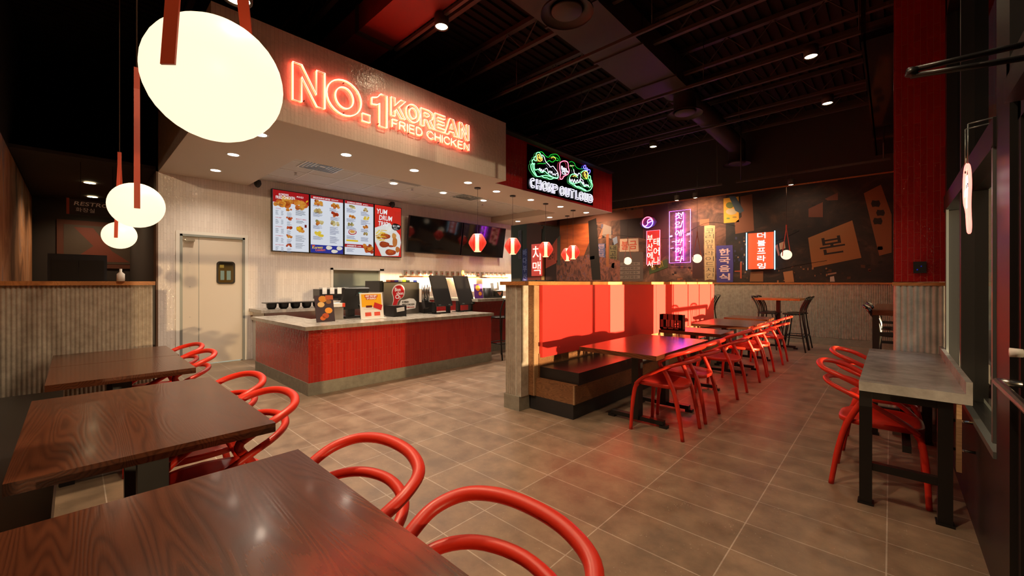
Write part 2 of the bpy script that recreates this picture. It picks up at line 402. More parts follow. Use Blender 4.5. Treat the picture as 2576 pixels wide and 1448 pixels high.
# right wall: frames and glazing at x = .36
def window_wall():
    b=B().use('black_metal')
    b.box(.34,.50,2.49,2.76,0,ZC)             # door jamb
    b.box(.34,.46,4.0,4.05,0,ZC); b.box(.34,.46,2.76,4.0,0,.60); b.box(.34,.46,4.05,5.05,0,.5); b.box(.37,.43,4.42,4.435,.5,2.0)
    b.box(.33,.46,2.76,5.05,1.97,2.10); b.box(.34,.46,-1.2,2.55,2.09,2.25)
    b.box(.34,.46,4.93,5.05,0,ZC); b.box(.34,.5,-.7,-.5,0,ZC); b.box(.34,.48,.95,1.18,0,2.14)
    b.box(.34,.46,5.7,5.80,0,ZC); b.box(.34,.46,5.8,11.4,0,.5); b.box(.34,.46,5.8,11.4,2.0,2.12)
    for y in (6.6,7.3,7.9,8.6,9.3): b.box(.36,.42,y,y+.03,0,2.0)
    b.box(.34,.5,10.0,11.45,0,ZC)  # unseen solid end, put in to keep sun off the far wall
    b.box(.34,.6,-3.2,11.5,3.6,ZC)
    b.use('alum'); b.box(.33,.345,2.77,2.80,.66,1.98).box(.33,.36,2.76,4.0,.595,.625).box(.33,.345,4.84,4.93,.5,1.98)
    struct(b.build('window_1'))
    for i,(y0,y1,z0,z1,g) in enumerate([(2.76,4.0,.60,1.98,'sun_dimming_glass'),(4.05,4.42,.5,1.98,'sun_dimming_glass'),(4.435,4.93,.5,1.98,'window_glass'),(5.80,10.0,.5,2.0,'window_glass'),(2.76,4.93,2.08,3.6,'sun_blocking_glass'),(5.80,11.4,2.12,3.6,'sun_blocking_glass'),(-.5,2.5,2.25,3.6,'sun_blocking_glass'),(-.5,.95,0,2.12,'door_glass')]):  # upper and out-of-view panes made dark to block sun
        b=B().use(g); b.poly([(.40,y0,z0),(.40,y1,z0),(.40,y1,z1),(.40,y0,z1)]); struct(b.build('window_%d'%(i+2)))
    # column
    b=B().use('tile_red_dark'); b.box(.02,.34,5.05,5.75,1.38,ZC); struct(b.build('wall_column'))
    b=B().use('flute_pale'); b.box(.03,.34,5.06,5.75,.15,1.35); flutes(b,FY(5.06),.022,.338,.15,1.35,.0395,.016)
    flutes(b,Matrix(((0,0,-1,.03),(-1,0,0,0),(0,1,0,0),(0,0,0,1))),-5.75,-5.06,.15,1.35,.0395,.011); struct(b.build('trim_3'))
    b=B().use('trim_wood'); b.box(.01,.34,5.04,5.76,1.345,1.375); struct(b.build('trim_4'))
    b=B().use('base_tile'); b.box(.01,.34,5.045,5.76,0,.15); struct(b.build('baseboard_column'))
window_wall()
b=B().use('black_gloss'); b.box(-.22,.33,5.86,11.3,4.0,4.08); b.box(-.24,-.2,5.86,11.3,4.0,4.5); struct(b.build('trim_5'))
# outside ground and building opposite
b=B().use(mat('wing_wall',(.34,.38,.34),.8)); b.box(.75,14,14.5,14.8,-.2,5.5); struct(b.build('wall_outside')); b=B().use('wing_wall'); b.box(.9,1.15,6.2,6.45,-.2,4.0); struct(b.build('wall_outside_pillar'))
b=B().use(mat('asphalt',(.22,.21,.19),.9)); b.box(.6,40,-12,30,-.25,-.15); o=struct(b.build('floor_outside'))
# ================================================================= CEILING THINGS
def tracks():
    for y,l in ((3.02,'black ceiling track rail above the big red neon letters'),(4.95,'black ceiling track rail crossing beside the upper end of the white fascia'),(6.87,'black ceiling track rail crossing above the green neon crocodiles'),(8.95,'black ceiling track rail crossing beyond the red tiled fascia')):
        b=B().use('joist'); b.box(-5.0 if y<3.5 else -5.6,.1,y-.02,y+.02,4.56,4.60)
        for x in (-4.5,-2.2,-.3): b.cyl(x,y,4.6,5.3,.006,6)
        tag(b.build('ceiling_track'),l,'track rail',group='tracks under the deck')
    for i in range(9):
        y=1.0+i*1.2; t=thing('roof_joist','dark open web steel joist under the black roof deck','joist',(0,y,0),0,'roof joists')
        b=B().use('joist'); b.box(-8.4,.3,-.04,.04,5.22,5.29); b.build('top_chord',t)
        b=B().use('joist'); b.box(-8.4,.3,-.03,.03,4.86,4.91); b.build('bottom_chord',t)
        b=B().use('joist')
        for k in range(14):
            x=-8.4+k*.62; b.tube([(x,0,4.89),(x+.31,0,5.24),(x+.62,0,4.89)],.012,5)
        b.build('web',t)
tracks()
b=B().use('duct'); b.box(-3.3,-2.55,-.5,7.2,4.72,5.12)
for y in (.6,1.8,3,4.2,5.4,6.6): b.box(-3.32,-2.53,y,y+.03,4.7,5.13)
tag(b.build('ceiling_duct',bevel=.01),'wide rectangular dark duct running the length of the ceiling','duct')
b=B().use('duct',True); b.tube(smooth_path([(-2.9,7.15,4.92),(-2.9,7.6,4.9),(-2.85,8.4,4.85),(-2.8,9.4,4.8),(-2.78,10.4,4.75),(-2.75,11.0,4.7)],5),.2,20)
for y in (7.5,8.1,9.6): b.tube([(-2.88,y,4.89),(-2.88,y+.04,4.89)],.215,20)
tag(b.build('round_duct'),'round dark duct continuing from the rectangular duct toward the mural wall','duct')
for i,(x,y,z,l) in enumerate([(-2.72,3.85,4.45,'large round air diffuser nearest, at the upper edge above the seating'),(-2.72,7.5,4.4,'round air diffuser hanging where the rectangular duct ends'),(-2.75,11.0,4.25,'round air diffuser nearest the mural wall')]):
    t=thing('air_diffuser',l,'diffuser',(x,y,z),0,'round air diffusers')
    b=B().use('duct',True); b.lathe([(.30,0),(.30,.02),(.22,.05),(.19,.06),(.19,.35)],seg=32); b.build('rim',t)
    b=B().use('joist',True); b.lathe([(.0,.02),(.17,.02),(.18,.035),(.0,.04)],seg=28); b.build('core_plate',t)
b=B().use('duct_red'); b.box(-8.4,-3.34,2.5,3.0,4.62,4.95)
b.use('joist'); b.box(-5.1,-5.02,2.49,3.01,4.60,4.96)
tag(b.build('crossing_duct'),'dull red rectangular duct crossing over the white fascia, lit red by neon','duct')
def downlight(x,y,z,label,group,warm=False,r=.065,power=30,can=False):
    t=thing('recessed_downlight' if not can else 'track_downlight',label,'downlight',(x,y,z),0,group)
    b=B().use('white_paint' if not can else 'joist',True)
    if can: b.lathe([(r*.98,0),(r*1.15,.0),(r*1.15,.14),(0,.14)],seg=20); b.cyl(0,0,.14,4.56-z if z<4.5 else .2,.008,6)
    else: b.lathe([(r,-.001),(r*1.28,-.004),(r*1.3,.0)],seg=24)
    b.build('trim_ring',t)
    b=B().use('lens_warm' if warm else 'lens',True); b.lathe([(0,-.002 if not can else .012),(r*.98,-.002 if not can else .012)],seg=20); b.build('lens',t)
    lamp('SPOT',(0,0,-.02),power,(1,.74,.47) if warm else (1,.84,.66),t,.05,2.4,.9)
SL=[(-5.44,1.5,'behind the nearest globe'),(-6.56,1.48,'over the white service door'),(-7.68,1.5,'closest to the wall above the service door'),(-5.44,2.53,'in the plain soffit under the letters NO.1'),(-5.42,3.6,'in the plain soffit under the word KOREAN'),(-5.4,4.68,'at the end of the plain soffit near the white fascia corner'),
(-6.38,2.42,'nearest in the panelled ceiling'),(-6.94,2.99,'in the panelled ceiling beside the slotted vent'),(-6.34,3.54,'in the panelled ceiling in front of the menu boards'),(-6.92,4.14,'in the panelled ceiling before the last menu board'),(-6.32,4.69,'in the panelled ceiling before the first blank screen'),(-6.88,5.28,'in the panelled ceiling above the first blank screen'),
(-6.84,6.4,'in the panelled ceiling beside the far vent'),(-5.52,5.5,'between the first two red lanterns'),(-5.55,6.55,'between the second and third red lanterns'),(-5.55,7.6,'between the third and fourth red lanterns'),(-6.66,8.64,'over the far end of the bar'),(-7.75,8.58,'last one above the back wall corner'),(-5.55,8.68,'at the far corner of the red fascia soffit')]
for x,y,l in SL:
    inp=x<-6.2 and 2.2<y<8.1
    downlight(x,y,3.255 if inp else 3.114,'bright white recessed downlight '+l,'downlights over the service counter',power=74)
for x,y,z,l in [(-3.98,3.03,4.46,'hanging warm downlight beside the red duct'),(-.80,6.87,4.46,'largest warm downlight near the right window wall'),(-.80,8.86,4.46,'second warm downlight near the right window wall'),(-3.96,8.98,4.46,'warm downlight beyond the red tiled fascia'),(-3.1,.72,3.2,'small hanging downlight above the nearest globe'),
 (-.80,3.0,4.46,'unseen warm downlight added over the window bar'),(-.9,.8,4.46,'unseen warm downlight added above the front walnut table'),(-2.2,1.2,4.46,'unseen warm downlight added above the aisle behind the tables')]:  # out-of-view lamps added to brighten the near floor
    downlight(x,y,z,l,'ceiling downlights over the seating',True,.075,(65 if y>4 else 25) if x>-1 and y>2 else (230 if y<1 else (75 if x<-3.9 and y<4 else 120)),True)
for x,y,l in [(-10.7,.2,'warm downlight in the dark corridor, nearer of two'),(-12.4,.27,'warm downlight in the dark corridor, farther of two')]: downlight(x,y,3.19,l,'corridor downlights',True,.08,90)
for x,l in [(-6.75,'track spotlight just above the red tiled fascia, aimed at the mural'),(-3.95,'left warm track spotlight above the violet neon sign'),(-3.5,'right warm track spotlight above the violet neon sign'),(-1.55,'warm track spotlight above the blue and red neon sign')]:
    y=10.35; z=3.44; t=thing('track_spotlight',l,'spotlight',(x,y,z),0,'spotlights aimed at the mural')
    b=B().use('joist',True); b.lathe([(.05,0),(.06,.0),(.06,.13),(0,.13)],seg=16); b.cyl(0,0,.13,.22,.01,6); b.build('housing',t)
    b=B().use('lens_warm',True); b.lathe([(0,.01),(.05,.01)],seg=16); b.build('lens',t)
    lamp('SPOT',(0,0,-.03),(150 if x<-6 else 130) if x<-3 else 32,(1,.66,.42),t,.04,2.2,.8,rot=(.75,0,0))
for x0,x1,l in ((-7.1,-2.9,'track rail carrying the spotlights over the violet neon sign'),(-2.6,.0,'track rail carrying the spotlight over the right part of the mural')):
    b=B().use('joist'); b.box(x0,x1,10.33,10.37,3.66,3.70)
    for x in (x0+.1,x1-.1): b.cyl(x,10.35,3.7,5.3,.012,6)
    tag(b.build('mural_track'),l,'track rail')
# vents, cameras, sprinklers in counter ceiling
for x,y,l in ((-6.75,2.75,'slotted square air vent in the panelled ceiling near the menu boards'),(-6.75,5.9,'slotted square air vent in the panelled ceiling near the far lanterns')):
    t=thing('ceiling_vent',l,'vent',(x,y,3.25),0,'square ceiling vents')
    b=B().use('white_paint'); b.box(-.3,.3,-.3,.3,0,.006); b.build('frame',t)
    b=B().use('alum')
    for k in range(5):
        s=.26-k*.05
        for a in (-1,1): b.box(a*s-.01,a*s+.01,-s,s,-.006,0); b.box(-s,s,a*s-.01,a*s+.01,-.006,0)
    b.build('louvre',t)
b=B().use(mat('vent_grey',(.33,.30,.28),.8)); b.box(-6.75,-6.17,3.96,4.56,3.245,3.256); tag(b.build('ceiling_grille'),'plain grey perforated return grille in the panelled ceiling','grille')
for x,y,l in ((-8.33,2.25,'small black dome camera left of the menu boards'),(-8.33,4.95,'small black dome camera above the fourth menu board')):
    b=B().use('plastic_black',True); b.lathe([(.05,.09),(.06,.03),(.05,.0),(.03,-.03),(0,-.045)],c=(x,y,3.12),seg=20); b.box(x-.12,x,y-.02,y+.02,3.17,3.2); tag(b.build('security_camera'),l,'camera',group='security cameras')
for x,y,l in ((-7.5,2.6,'nearer'),(-7.0,4.6,'middle'),(-7.2,6.7,'farther')):
    b=B().use('chrome',True); b.lathe([(.02,0),(.012,-.02),(.03,-.035),(0,-.04)],c=(x,y,3.255),seg=12); tag(b.build('sprinkler_head'),'tiny sprinkler head, the %s of three in the panelled ceiling'%l,'sprinkler',group='sprinklers')
# ================================================================= SERVICE DOOR
t=thing('service_door','cream swinging service door with a small rounded window','door',(XB,0,0))
b=B().use('door_frame'); b.box(-.1,.015,DY0,DY0+.035,0,DZ).box(-.1,.015,DY1-.035,DY1,0,DZ).box(-.1,.015,DY0,DY1,DZ-.035,DZ); b.build('frame',t)
b=B().use('door_white'); b.box(-.06,-.02,DY0+.035,DY1-.035,.01,DZ-.04); b.use('door_frame'); b.box(-.02,-.017,1.42,1.428,.01,DZ-.04)
for z in (.3,.8,1.3,1.7): b.box(-.02,-.016,1.3,1.31,z,z+.01)
o=b.build('door_panel',t)
def rrect(cy,cz,hw,hh,r,n=5):
    P=[]
    for (sx,sz,a0) in ((1,1,0),(-1,1,PI/2),(-1,-1,PI),(1,-1,1.5*PI)):
        for k in range(n+1):
            a=a0+PI/2*k/n; P.append((cy+sx*(hw-r)+r*math.cos(a),cz+sz*(hh-r)+r*math.sin(a)))
    return P
b=B().use('plastic_black'); b.prism([(-.018,y,z) for y,z in rrect(1.80,1.545,.135,.195,.05)],(.012,0,0)); b.build('window_gasket',t)
b=B().use('screen_off'); b.prism([(-.006,y,z) for y,z in rrect(1.80,1.545,.11,.17,.04)],(.002,0,0)); b.use(flat('6f8a86')); 
for y0,y1 in ((1.72,1.775),(1.81,1.87)): b.box(-.004,-.0035,y0,y1,1.42,1.58)
b.use(flat('8b7a2a')); b.box(-.004,-.0035,1.71,1.77,1.63,1.68); b.build('window_pane',t)
b=B().use('steel'); b.box(-.02,.05,1.24,1.36,2.05,2.10); b.box(-.02,.01,1.21,1.24,2.07,2.085); b.build('door_closer',t)
b=B().use('white_paint'); b.box(XB,XB+.012,DY0-.05,DY0,0,DZ+.05).box(XB,XB+.012,DY1,DY1+.05,0,DZ+.05).box(XB,XB+.012,DY0,DY1,DZ,DZ+.05); struct(b.build('trim_6'))
# side return of white wall end (brown tile)
b=B().use('rib_wall'); b.box(XB-.27,XB-.0,.88,.904,0,3.12); struct(b.build('wall_end'))
# dark pass window
t=thing('kitchen_window','kitchen pass window with white frame and grey film','window',(XB,0,0))
b=B().use('white_paint'); b.box(-.1,.02,3.6,3.65,1.0,1.68).box(-.1,.02,4.70,4.80,1.0,1.68).box(-.1,.02,3.6,4.8,1.64,1.68).box(-.1,.06,3.6,4.8,.98,1.02); b.build('frame',t)
b=B().use(mat('film',(.11,.13,.12),.25)); b.box(-.06,-.05,3.65,4.70,1.15,1.64); b.use('plastic_black'); b.box(-.06,-.049,3.65,4.70,1.02,1.15); b.build('pane',t)
# ================================================================= MENU BOARDS
def board(y0,y1,z0,z1,label,content):
    t=thing('menu_board',label,'menu board',(-8.37,0,0),0,'lit menu boards on the white wall')
    b=B().use('plastic_black'); b.box(-.07,0,y0,y1,z0,z1); b.build('bezel',t,bevel=.004)
    W=y1-y0-.03; H=z1-z0-.03; oy=y0+.015; oz=z0+.015
    lay=[0]
    b=B().use(flat(content['bg'],.3,content.get('es',.95))); b.box(0,.002,oy,oy+W,oz,oz+H); b.build('screen',t)
    fr=lambda d:FX(.002+d)
    def pic(items,name,d):
        if any(i[0] in ('g','t','lines') for i in items) and len(items)>1:
            for q,i in enumerate(items): pic(i[1] if i[0]=='g' else [i],{'t':'lettering','lines':'text_lines','g':'picture'}.get(i[0],name),d+.0001*(q%5))
            return
        if items and items[0][0]=='g': items=items[0][1]
        if name=='header' and len(items)>1:
            for i in items: pic([i],name,d)
            return
        b=B()
        for it in items:
            k=it[0]
            if k=='r': _,c,x,y,w_,h_=it; b.use(flat(c,.3,.9)); b.box(.002,.002+d,oy+x*W,oy+(x+w_)*W,oz+y*H,oz+(y+h_)*H)
            elif k=='e':
                _,c,x,y,w_,h_=it; b.use(flat(c,.3,.9)); n=14
                b.prism([(.002,oy+(x+w_*math.cos(2*PI*q/n)*(1+.12*math.sin(q*7)))*W,oz+(y+h_*math.sin(2*PI*q/n)*(1+.1*math.cos(q*5)))*H) for q in range(n)],(d,0,0))
            elif k=='p': _,c,pts=it; b.use(flat(c,.3,.9)); b.prism([(.002,oy+x*W,oz+y*H) for x,y in pts],(d,0,0))
            elif k=='t':
                _,c,s,x,y,w_,h_=it[:7]; b.use(flat(c,.3,.95)); put_text(b,s,fr(d),oy+x*W,oz+y*H,oy+(x+w_)*W,oz+(y+h_)*H,rot=(it[7] if len(it)>7 else 0),extrude=.0,offset=.02,shear=(it[8] if len(it)>8 else 0))
            elif k=='lines':
                _,c,x,y,w_,n=it; b.use(flat(c,.3,.8)); rr=random.Random(int(x*1000+y*977))
                for q in range(n): b.box(.002,.002+d,oy+x*W,oy+(x+w_*rr.uniform(.55,1))*W,oz+(y-q*.016)*H,oz+(y-q*.016+.006)*H)
        b.build(name,t)
    for n,(nm,items) in enumerate(content['parts']): pic(items,nm,.0012+.0009*n)
    return t
def food(x,y,w,cols,r=0,seed=1):
    rr=random.Random(seed); out=[]
    for i in range(9):
        out.append(('e',rr.choice(cols),x+rr.uniform(-w,w)*.75,y+rr.uniform(-w,w)*.22,w*.34,w*.17))
    return [('g',out)]
FC=['c8641e','d98a35','9a3d14','e0a03c']; RC=['a8321a','c4481e','7c2412','d0602c']; GC=['c8b070','8a8a50','d8c890','a07840']
ys=[onx(u,560,-8.37)[1] for u in (684,779,865,941,1010)]
z0,z1=1.955,3.115
p1=[('header',[('r','b01018',0,.80,1,.20)]),('picture',food(.35,.815,.30,FC,seed=2)+food(.75,.80,.24,FC,seed=3)+food(.15,.80,.2,FC,seed=9)+sum([food(.44,.70-.15*i+.0,.09,[FC,RC,RC,FC,RC][i],seed=i+20) for i in range(5)],[])+food(.78,.38,.16,FC,seed=31)+[('g',[('r','f0c020',.65,.37,.12,.05)]),('g',[('r','7a1a14',.88,.42,.06,.05)]),('p','f0d020',[(.90,.86),(.98,.90),(.94,.885),(.99,.885),(.90,.83),(.94,.865)])]),
('lettering',[('t','ffffff','KOREAN',.16,.915,.26,.035,.05),('t','ffffff','FRIED CHICKEN',.08,.855,.52,.05,.07),('t','ffffff','치킨',.64,.915,.2,.03),('t','333333','CHICKEN',.06,.755,.2,.018),('t','333333','FLAVORS',.62,.725,.2,.018),('t','d03040','MAKE IT A MEAL',.63,.545,.3,.018)]+[('t','d04050',s,.07,.69-.15*i,.14+.02*i,.014) for i,s in enumerate(('WINGS','DRUMS','STRIPS','COMBO','BONELESS'))]+
 sum([[('lines','8890a0',.07,.66-.15*i,.09,5),('lines','8890a0',.22,.655-.15*i,.08,5),('lines','9098a8',.38,.64-.15*i,.14,5)] for i in range(5)],[])+[('lines','606878',.62,.70,.3,6),('lines','606878',.64,.52,.26,3),('lines','8890a0',.62,.27,.3,7),('lines','8890a0',.62,.14,.28,6)])]
p2=[('header',[('r','b81820',0,.94,1,.06),('r','0b2c9c',0,0,1,.14)]),('picture',sum([food(x,y,.15,c,seed=i+40) for i,(x,y,c) in enumerate([(.24,.88,FC),(.74,.86,FC),(.24,.745,GC),(.74,.715,RC),(.28,.535,FC+GC),(.74,.55,GC),(.26,.33,['e8c838','f0d860'])])],[])+[('e','f2ead8',.55,.10,.1,.035),('e','f2ead8',.88,.10,.1,.035),('e','f2ead8',.72,.04,.11,.03),('e','d07a30',.55,.10,.07,.022),('e','9a9040',.88,.10,.07,.022),('e','c05a2a',.72,.04,.08,.018),('e','e84028',.08,.12,.05,.012)]),
('lettering',[('t','ffffff','BEGINNING BITES',.07,.952,.52,.028,0,.15),('t','ffffff','애피타이저',.62,.956,.22,.02),('t','f8d040','Korean',.04,.065,.32,.045,.08,.2),('t','f07020','Comfort',.14,.025,.3,.045,.06,.2)]+[('lines','7078a0',x,y,.3,n) for x,y,n in [(.07,.83,2),(.57,.81,4),(.07,.70,5),(.6,.65,4),(.07,.47,4),(.58,.47,9),(.07,.28,4),(.58,.30,8)]])]
p3=[('header',[('r','b81820',0,.945,1,.055),('r','b01820',0,.135,.75,.06)]),('picture',sum([food(x,y,.11,c,seed=i+60) for i,(x,y,c) in enumerate([(.25,.90,GC),(.72,.87,GC),(.25,.71,FC),(.74,.71,['e8c030','f0e090']),(.2,.57,GC),(.72,.54,FC),(.72,.40,GC)])],[])+[('e','c04050',.25,.42,.15,.05),('e','f0e8d8',.25,.425,.12,.038),('e','e0a040',.25,.43,.09,.025),('r','f0c818',.05,.245,.4,.03)]+food(.84,.11,.2,RC,seed=77)+food(.8,.15,.2,FC,seed=78)),
('lettering',[('t','ffffff','KOREAN DISHES',.08,.955,.5,.03,0,.15),('t','ffffff','한국음식',.62,.957,.18,.02),('t','ffffff','DESSERTS',.07,.147,.32,.03,0,.1),('t','ffffff','디저트',.42,.15,.14,.02)]+[('lines','7078a0',x,y,.33,n) for x,y,n in [(.06,.85,5),(.55,.82,5),(.06,.66,4),(.55,.66,6),(.06,.52,4),(.55,.49,4),(.06,.34,4),(.55,.33,5),(.06,.10,4)]])]
p4=[('picture',[('p','f0eee8',[(.0,.55),(.55,.68),(.95,.45),(1,.3),(.9,.02),(.25,.0),(.0,.28)]),('p','d8d4cc',[(0,.28),(.25,0),(.29,0),(.0,.33)]),('e','faf6ea',.5,.55,.12,.06)]),
('food',[('p',c,[(x,y),(x+.22*math.cos(a),y+.11*math.sin(a)),(x+.22*math.cos(a)+.03,y+.11*math.sin(a)-.012),(x+.03,y-.012)]) for c,x,y,a in [(random.choice(['f0c018','e0a010','f8d850']),random.uniform(.0,.25),random.uniform(.3,.53),random.uniform(-.9,1.1)) for _ in range(34)]]+
 [('e','a84020',.38,.40,.2,.055),('e','c05a2c',.40,.41,.13,.03),('e','8a3018',.14,.36,.07,.02),('e','a03a1c',.34,.235,.2,.06),('e','c8602c',.36,.245,.12,.03),('e','b04820',.6,.21,.12,.022),('e','a83c1c',.58,.085,.22,.06),('e','d0682c',.60,.10,.13,.035),('e','c87838',.75,.30,.1,.1),('e','d89850',.72,.42,.09,.06),('e','c47030',.86,.15,.09,.06)]),
('price_badge',[('e','0a0808',.80,.61,.19,.07)]+[('r','c82c20',.76,.74+.027*i,.24,.012) for i in range(7)]),
('lettering',[('t','ffffff','YUM',.06,.83,.40,.10,0,.12),('t','ffffff','DRUM',.15,.71,.50,.10,0,.12),('t','ffffff','TRIO',.12,.60,.38,.09,0,.12),('t','ffffff','$11.99',.67,.60,.27,.045),('lines','d0d0d0',.70,.585,.2,3)])]
board(ys[0],ys[1]-.004,z0,z1,'menu screen headed KOREAN FRIED CHICKEN, first of the four lit boards',dict(bg='e6ebf5',parts=p1))
board(ys[1]+.004,ys[2]-.004,z0,z1,'menu screen with small dishes and a blue Korean Comfort banner at its foot',dict(bg='e6ebf5',parts=p2))
board(ys[2]+.004,ys[3]-.004,z0,z1,'menu screen of dishes with a red DESSERTS strip near the bottom',dict(bg='e6ebf5',parts=p3))
board(ys[3]+.004,ys[4],z0,z1,'red screen reading YUM DRUM TRIO with fried drumsticks',dict(bg='d8281c',parts=p4))
# blank tvs
for (a,c,l) in ((5.32,6.93,'blank black television nearest the menu boards'),(6.97,8.55,'blank black television at the far end of the white wall')):
    t=thing('wall_television',l,'television',(XB+.1,0,0),0,'blank televisions')
    mx=Matrix.Translation((0,0,2.1))@Matrix.Rotation(math.radians(9),4,'Y')
    b=B().use('plastic_black'); b.box(-.02,.03,a,c,0,.86,mx); b.build('casing',t,bevel=.004)
    b=B().use('screen_off'); b.box(.03,.032,a+.015,c-.015,.02,.845,mx); b.build('screen',t)
    b=B().use('black_metal'); b.box(-.1,.02,(a+c)/2-.15,(a+c)/2+.15,2.3,2.7); b.build('wall_bracket',t)
# shelf with glasses
t=thing('wall_shelf','long thin wooden shelf on the white wall carrying glasses','shelf',(XB,0,1.50))
b=B().use('booth_wood'); b.box(0,.2,5.2,8.72,0,.035); b.build('board',t)
b=B().use('shelf_glow'); b.box(.03,.06,5.3,8.6,-.012,-.001); b.build('light_strip',t,)
first=None
for i in range(20):
    y=5.30+i*.175
    if first is None:
        first=thing('beer_glass','clear beer glass in the row on the wall shelf','glass',(XB+.11,y,1.535),0,'glasses on the wall shelf')
        b=B().use('glass_cup',True); b.lathe([(.0,.004),(.036,.004),(.045,.13),(.042,.13),(.033,.012),(0,.012)],seg=16); b.build('body',first)
        b=B().use(flat('8a2a1a')); b.lathe([(.0405,.05),(.0425,.085)],seg=6,a0=-.5,a1=.5); b.build('logo_print',first)
    else: copy_tree(first,(XB+.11,y,1.535))
# ================================================================= COUNTER
t=thing('service_counter','red tiled service counter with grey stone top','counter',(0,0,0))
b=B().use('tile_red'); b.box(-5.95,-5.15,1.93,5.0,.155,.795).box(-7.25,-5.95,1.93,2.3,.155,.795); b.build('tiled_front',t)
b=B().use('base_tile'); b.box(-5.95,-5.145,1.925,5.005,0,.155).box(-7.255,-5.95,1.925,2.3,0,.155)
b.build('tile_base',t)
b=B().use('counter_stone'); b.box(-6.2,-5.11,1.88,5.03,.795,.842).box(-7.3,-6.2,1.88,2.36,.795,.842); b.build('countertop',t,bevel=.003)
t=thing('back_counter','steel back counter along the white wall behind the service counter','counter',(0,0,0))
b=B().use('white_paint'); b.box(-8.44,-7.8,2.2,5.2,0,.86); b.build('body',t)
b=B().use('counter_stone'); b.box(-8.44,-7.72,2.14,5.25,.86,.91); b.build('countertop',t)
b=B().use('steel'); b.box(-7.72,-7.715,2.2,5.2,.6,.86); b.build('steel_panel',t)
t=thing('bar_counter','tall dark red bar counter with stone top beyond the service counter','counter',(0,0,0))
b=B().use('tile_red_dark'); b.box(-6.15,-5.85,5.1,8.9,.155,1.02).box(-7.3,-6.15,5.1,5.3,.155,1.02); b.build('tiled_front',t)
b=B().use('base_tile'); b.box(-6.15,-5.84,5.095,8.9,0,.155).box(-7.3,-6.15,5.095,5.3,0,.155); b.build('tile_base',t)
b=B().use('counter_stone'); b.box(-6.45,-5.55,5.05,8.95,1.02,1.07).box(-7.3,-6.45,5.05,5.45,1.02,1.07); b.build('countertop',t,bevel=.003)
# counter items
ZT=.842
def tray(x,y,z,l):
    t=thing('condiment_tray',l,'tray',(x,y,z),0,'black topping trays')
    b=B().use('plastic_black'); b.box(-.16,.16,-.5,.5,.10,.115); b.build('rim',t)
    for k in range(5):
        b=B().use('plastic_black',True); yy=-.39+k*.195
        b.lathe([(.085,.11),(.075,.03),(.05,.0),(0,.0)],c=(0,yy,0),seg=18); b.build('cup',t)
tray(-7.95,2.75,.91,'long black tray of round cups at the near end of the back counter')
t=thing('utensil_organizer','black organiser box with paper menus and red cartons behind the counter','organiser',(-7.9,3.45,.91))
b=B().use('plastic_black'); b.box(-.15,.15,-.35,.0,.16,.34).box(-.15,.15,0,.36,.12,.36); b.build('box',t)
b=B().use('paper'); 
for k in range(4): b.box(.0,.16,-.3+k*.14,-.22+k*.14,.25,.37)
b.build('paper_stack',t); b=B().use(flat('c02020')); b.box(.1,.17,.1,.3,.2,.34); b.build('carton',t)
t=thing('tabletop_menu','upright photo menu card of dishes standing on the counter corner','menu',(-5.62,2.33,ZT),.12)
b=B().use(flat('3a2a30')); mx=Matrix.Rotation(-.18,4,'Y'); b.box(0,.012,-.13,.13,0,.36,mx); b.build('card',t)
b=B()
for c,y,z,w_ in (('c8822a',-.02,.31,.06),('d8b070',-.05,.235,.05),('e09030',.05,.15,.055),('b04a20',0,.08,.05),('8a5a30',.06,.27,.04),('c86020',-.04,.05,.04)):
    b.use(flat(c)); b.prism([mx@Vector((.0125,y+w_*math.cos(a),z+w_*.75*math.sin(a))) for a in [k*PI/5 for k in range(10)]],(.001,0,0))
b.use(flat('b0542a')); b.box(.012,.0135,.02,.13,.3,.36,mx); b.build('photo_print',t)
t=thing('point_of_sale','black point of sale terminal with tilted screen seen from behind','register',(-6.0,2.85,ZT),.1)
b=B().use('plastic_black'); b.box(-.1,.1,-.13,.13,0,.03).box(-.03,.03,-.06,.06,.03,.3); b.build('stand',t,bevel=.004)
mx=Matrix.Translation((.05,0,.14))@Matrix.Rotation(.42,4,'Y'); b=B().use('plastic_black'); b.box(-.02,.02,-.2,.2,0,.34,mx); b.build('screen_casing',t,bevel=.006)
b=B().use('screen_off'); b.box(.02,.024,-.01,.15,.22,.31,mx); b.use(flat('40c0b0',.3,1)); b.box(.0245,.025,.03,.08,.26,.275,mx); b.build('customer_display',t)
t=thing('receipt_printer','grey receipt printer box beside the point of sale terminal','printer',(-5.95,2.55,ZT))
b=B().use('steel'); b.box(-.12,.12,-.1,.12,0,.17); b.build('body',t,bevel=.01); b=B().use('paper'); b.box(-.1,.13,-.12,.14,.18,.235); b.build('carton',t); b=B().use(flat('d84020')); b.box(.131,.133,.1,.14,.18,.235); b.build('carton_end',t)
t=thing('card_reader','black payment card reader on a short stand by the terminal','card reader',(-5.72,2.93,ZT),.2)
b=B().use('plastic_black'); b.tube([(0,0,0),(0,0,.1)],.02,10); b.lathe([(.06,0),(.05,.012),(0,.014)],seg=16); b.build('stand',t)
mx=Matrix.Translation((0,0,.12))@Matrix.Rotation(.7,4,'Y'); b=B().use('plastic_black'); b.box(-.1,.09,-.045,.045,0,.03,mx); b.build('body',t,bevel=.006); b=B().use(flat('b8bcc0')); b.box(0,.07,-.03,.03,.03,.032,mx); b.build('keypad',t)
t=thing('number_badge','dark red shield badge with white 26 behind the card reader','badge',(-6.0,3.12,ZT))
b=B().use(flat('8a1018')); b.prism([(0,y,z) for y,z in ((-.07,.26),(.07,.26),(.07,.17),(0,.10),(-.07,.17))],(.01,0,0)); b.cyl(0,0,0,.12,.01,8); b.build('shield',t)
b=B().use(flat('ffffff')); put_text(b,'26',FX(.0125),-.045,.18,.045,.235); b.build('lettering',t)
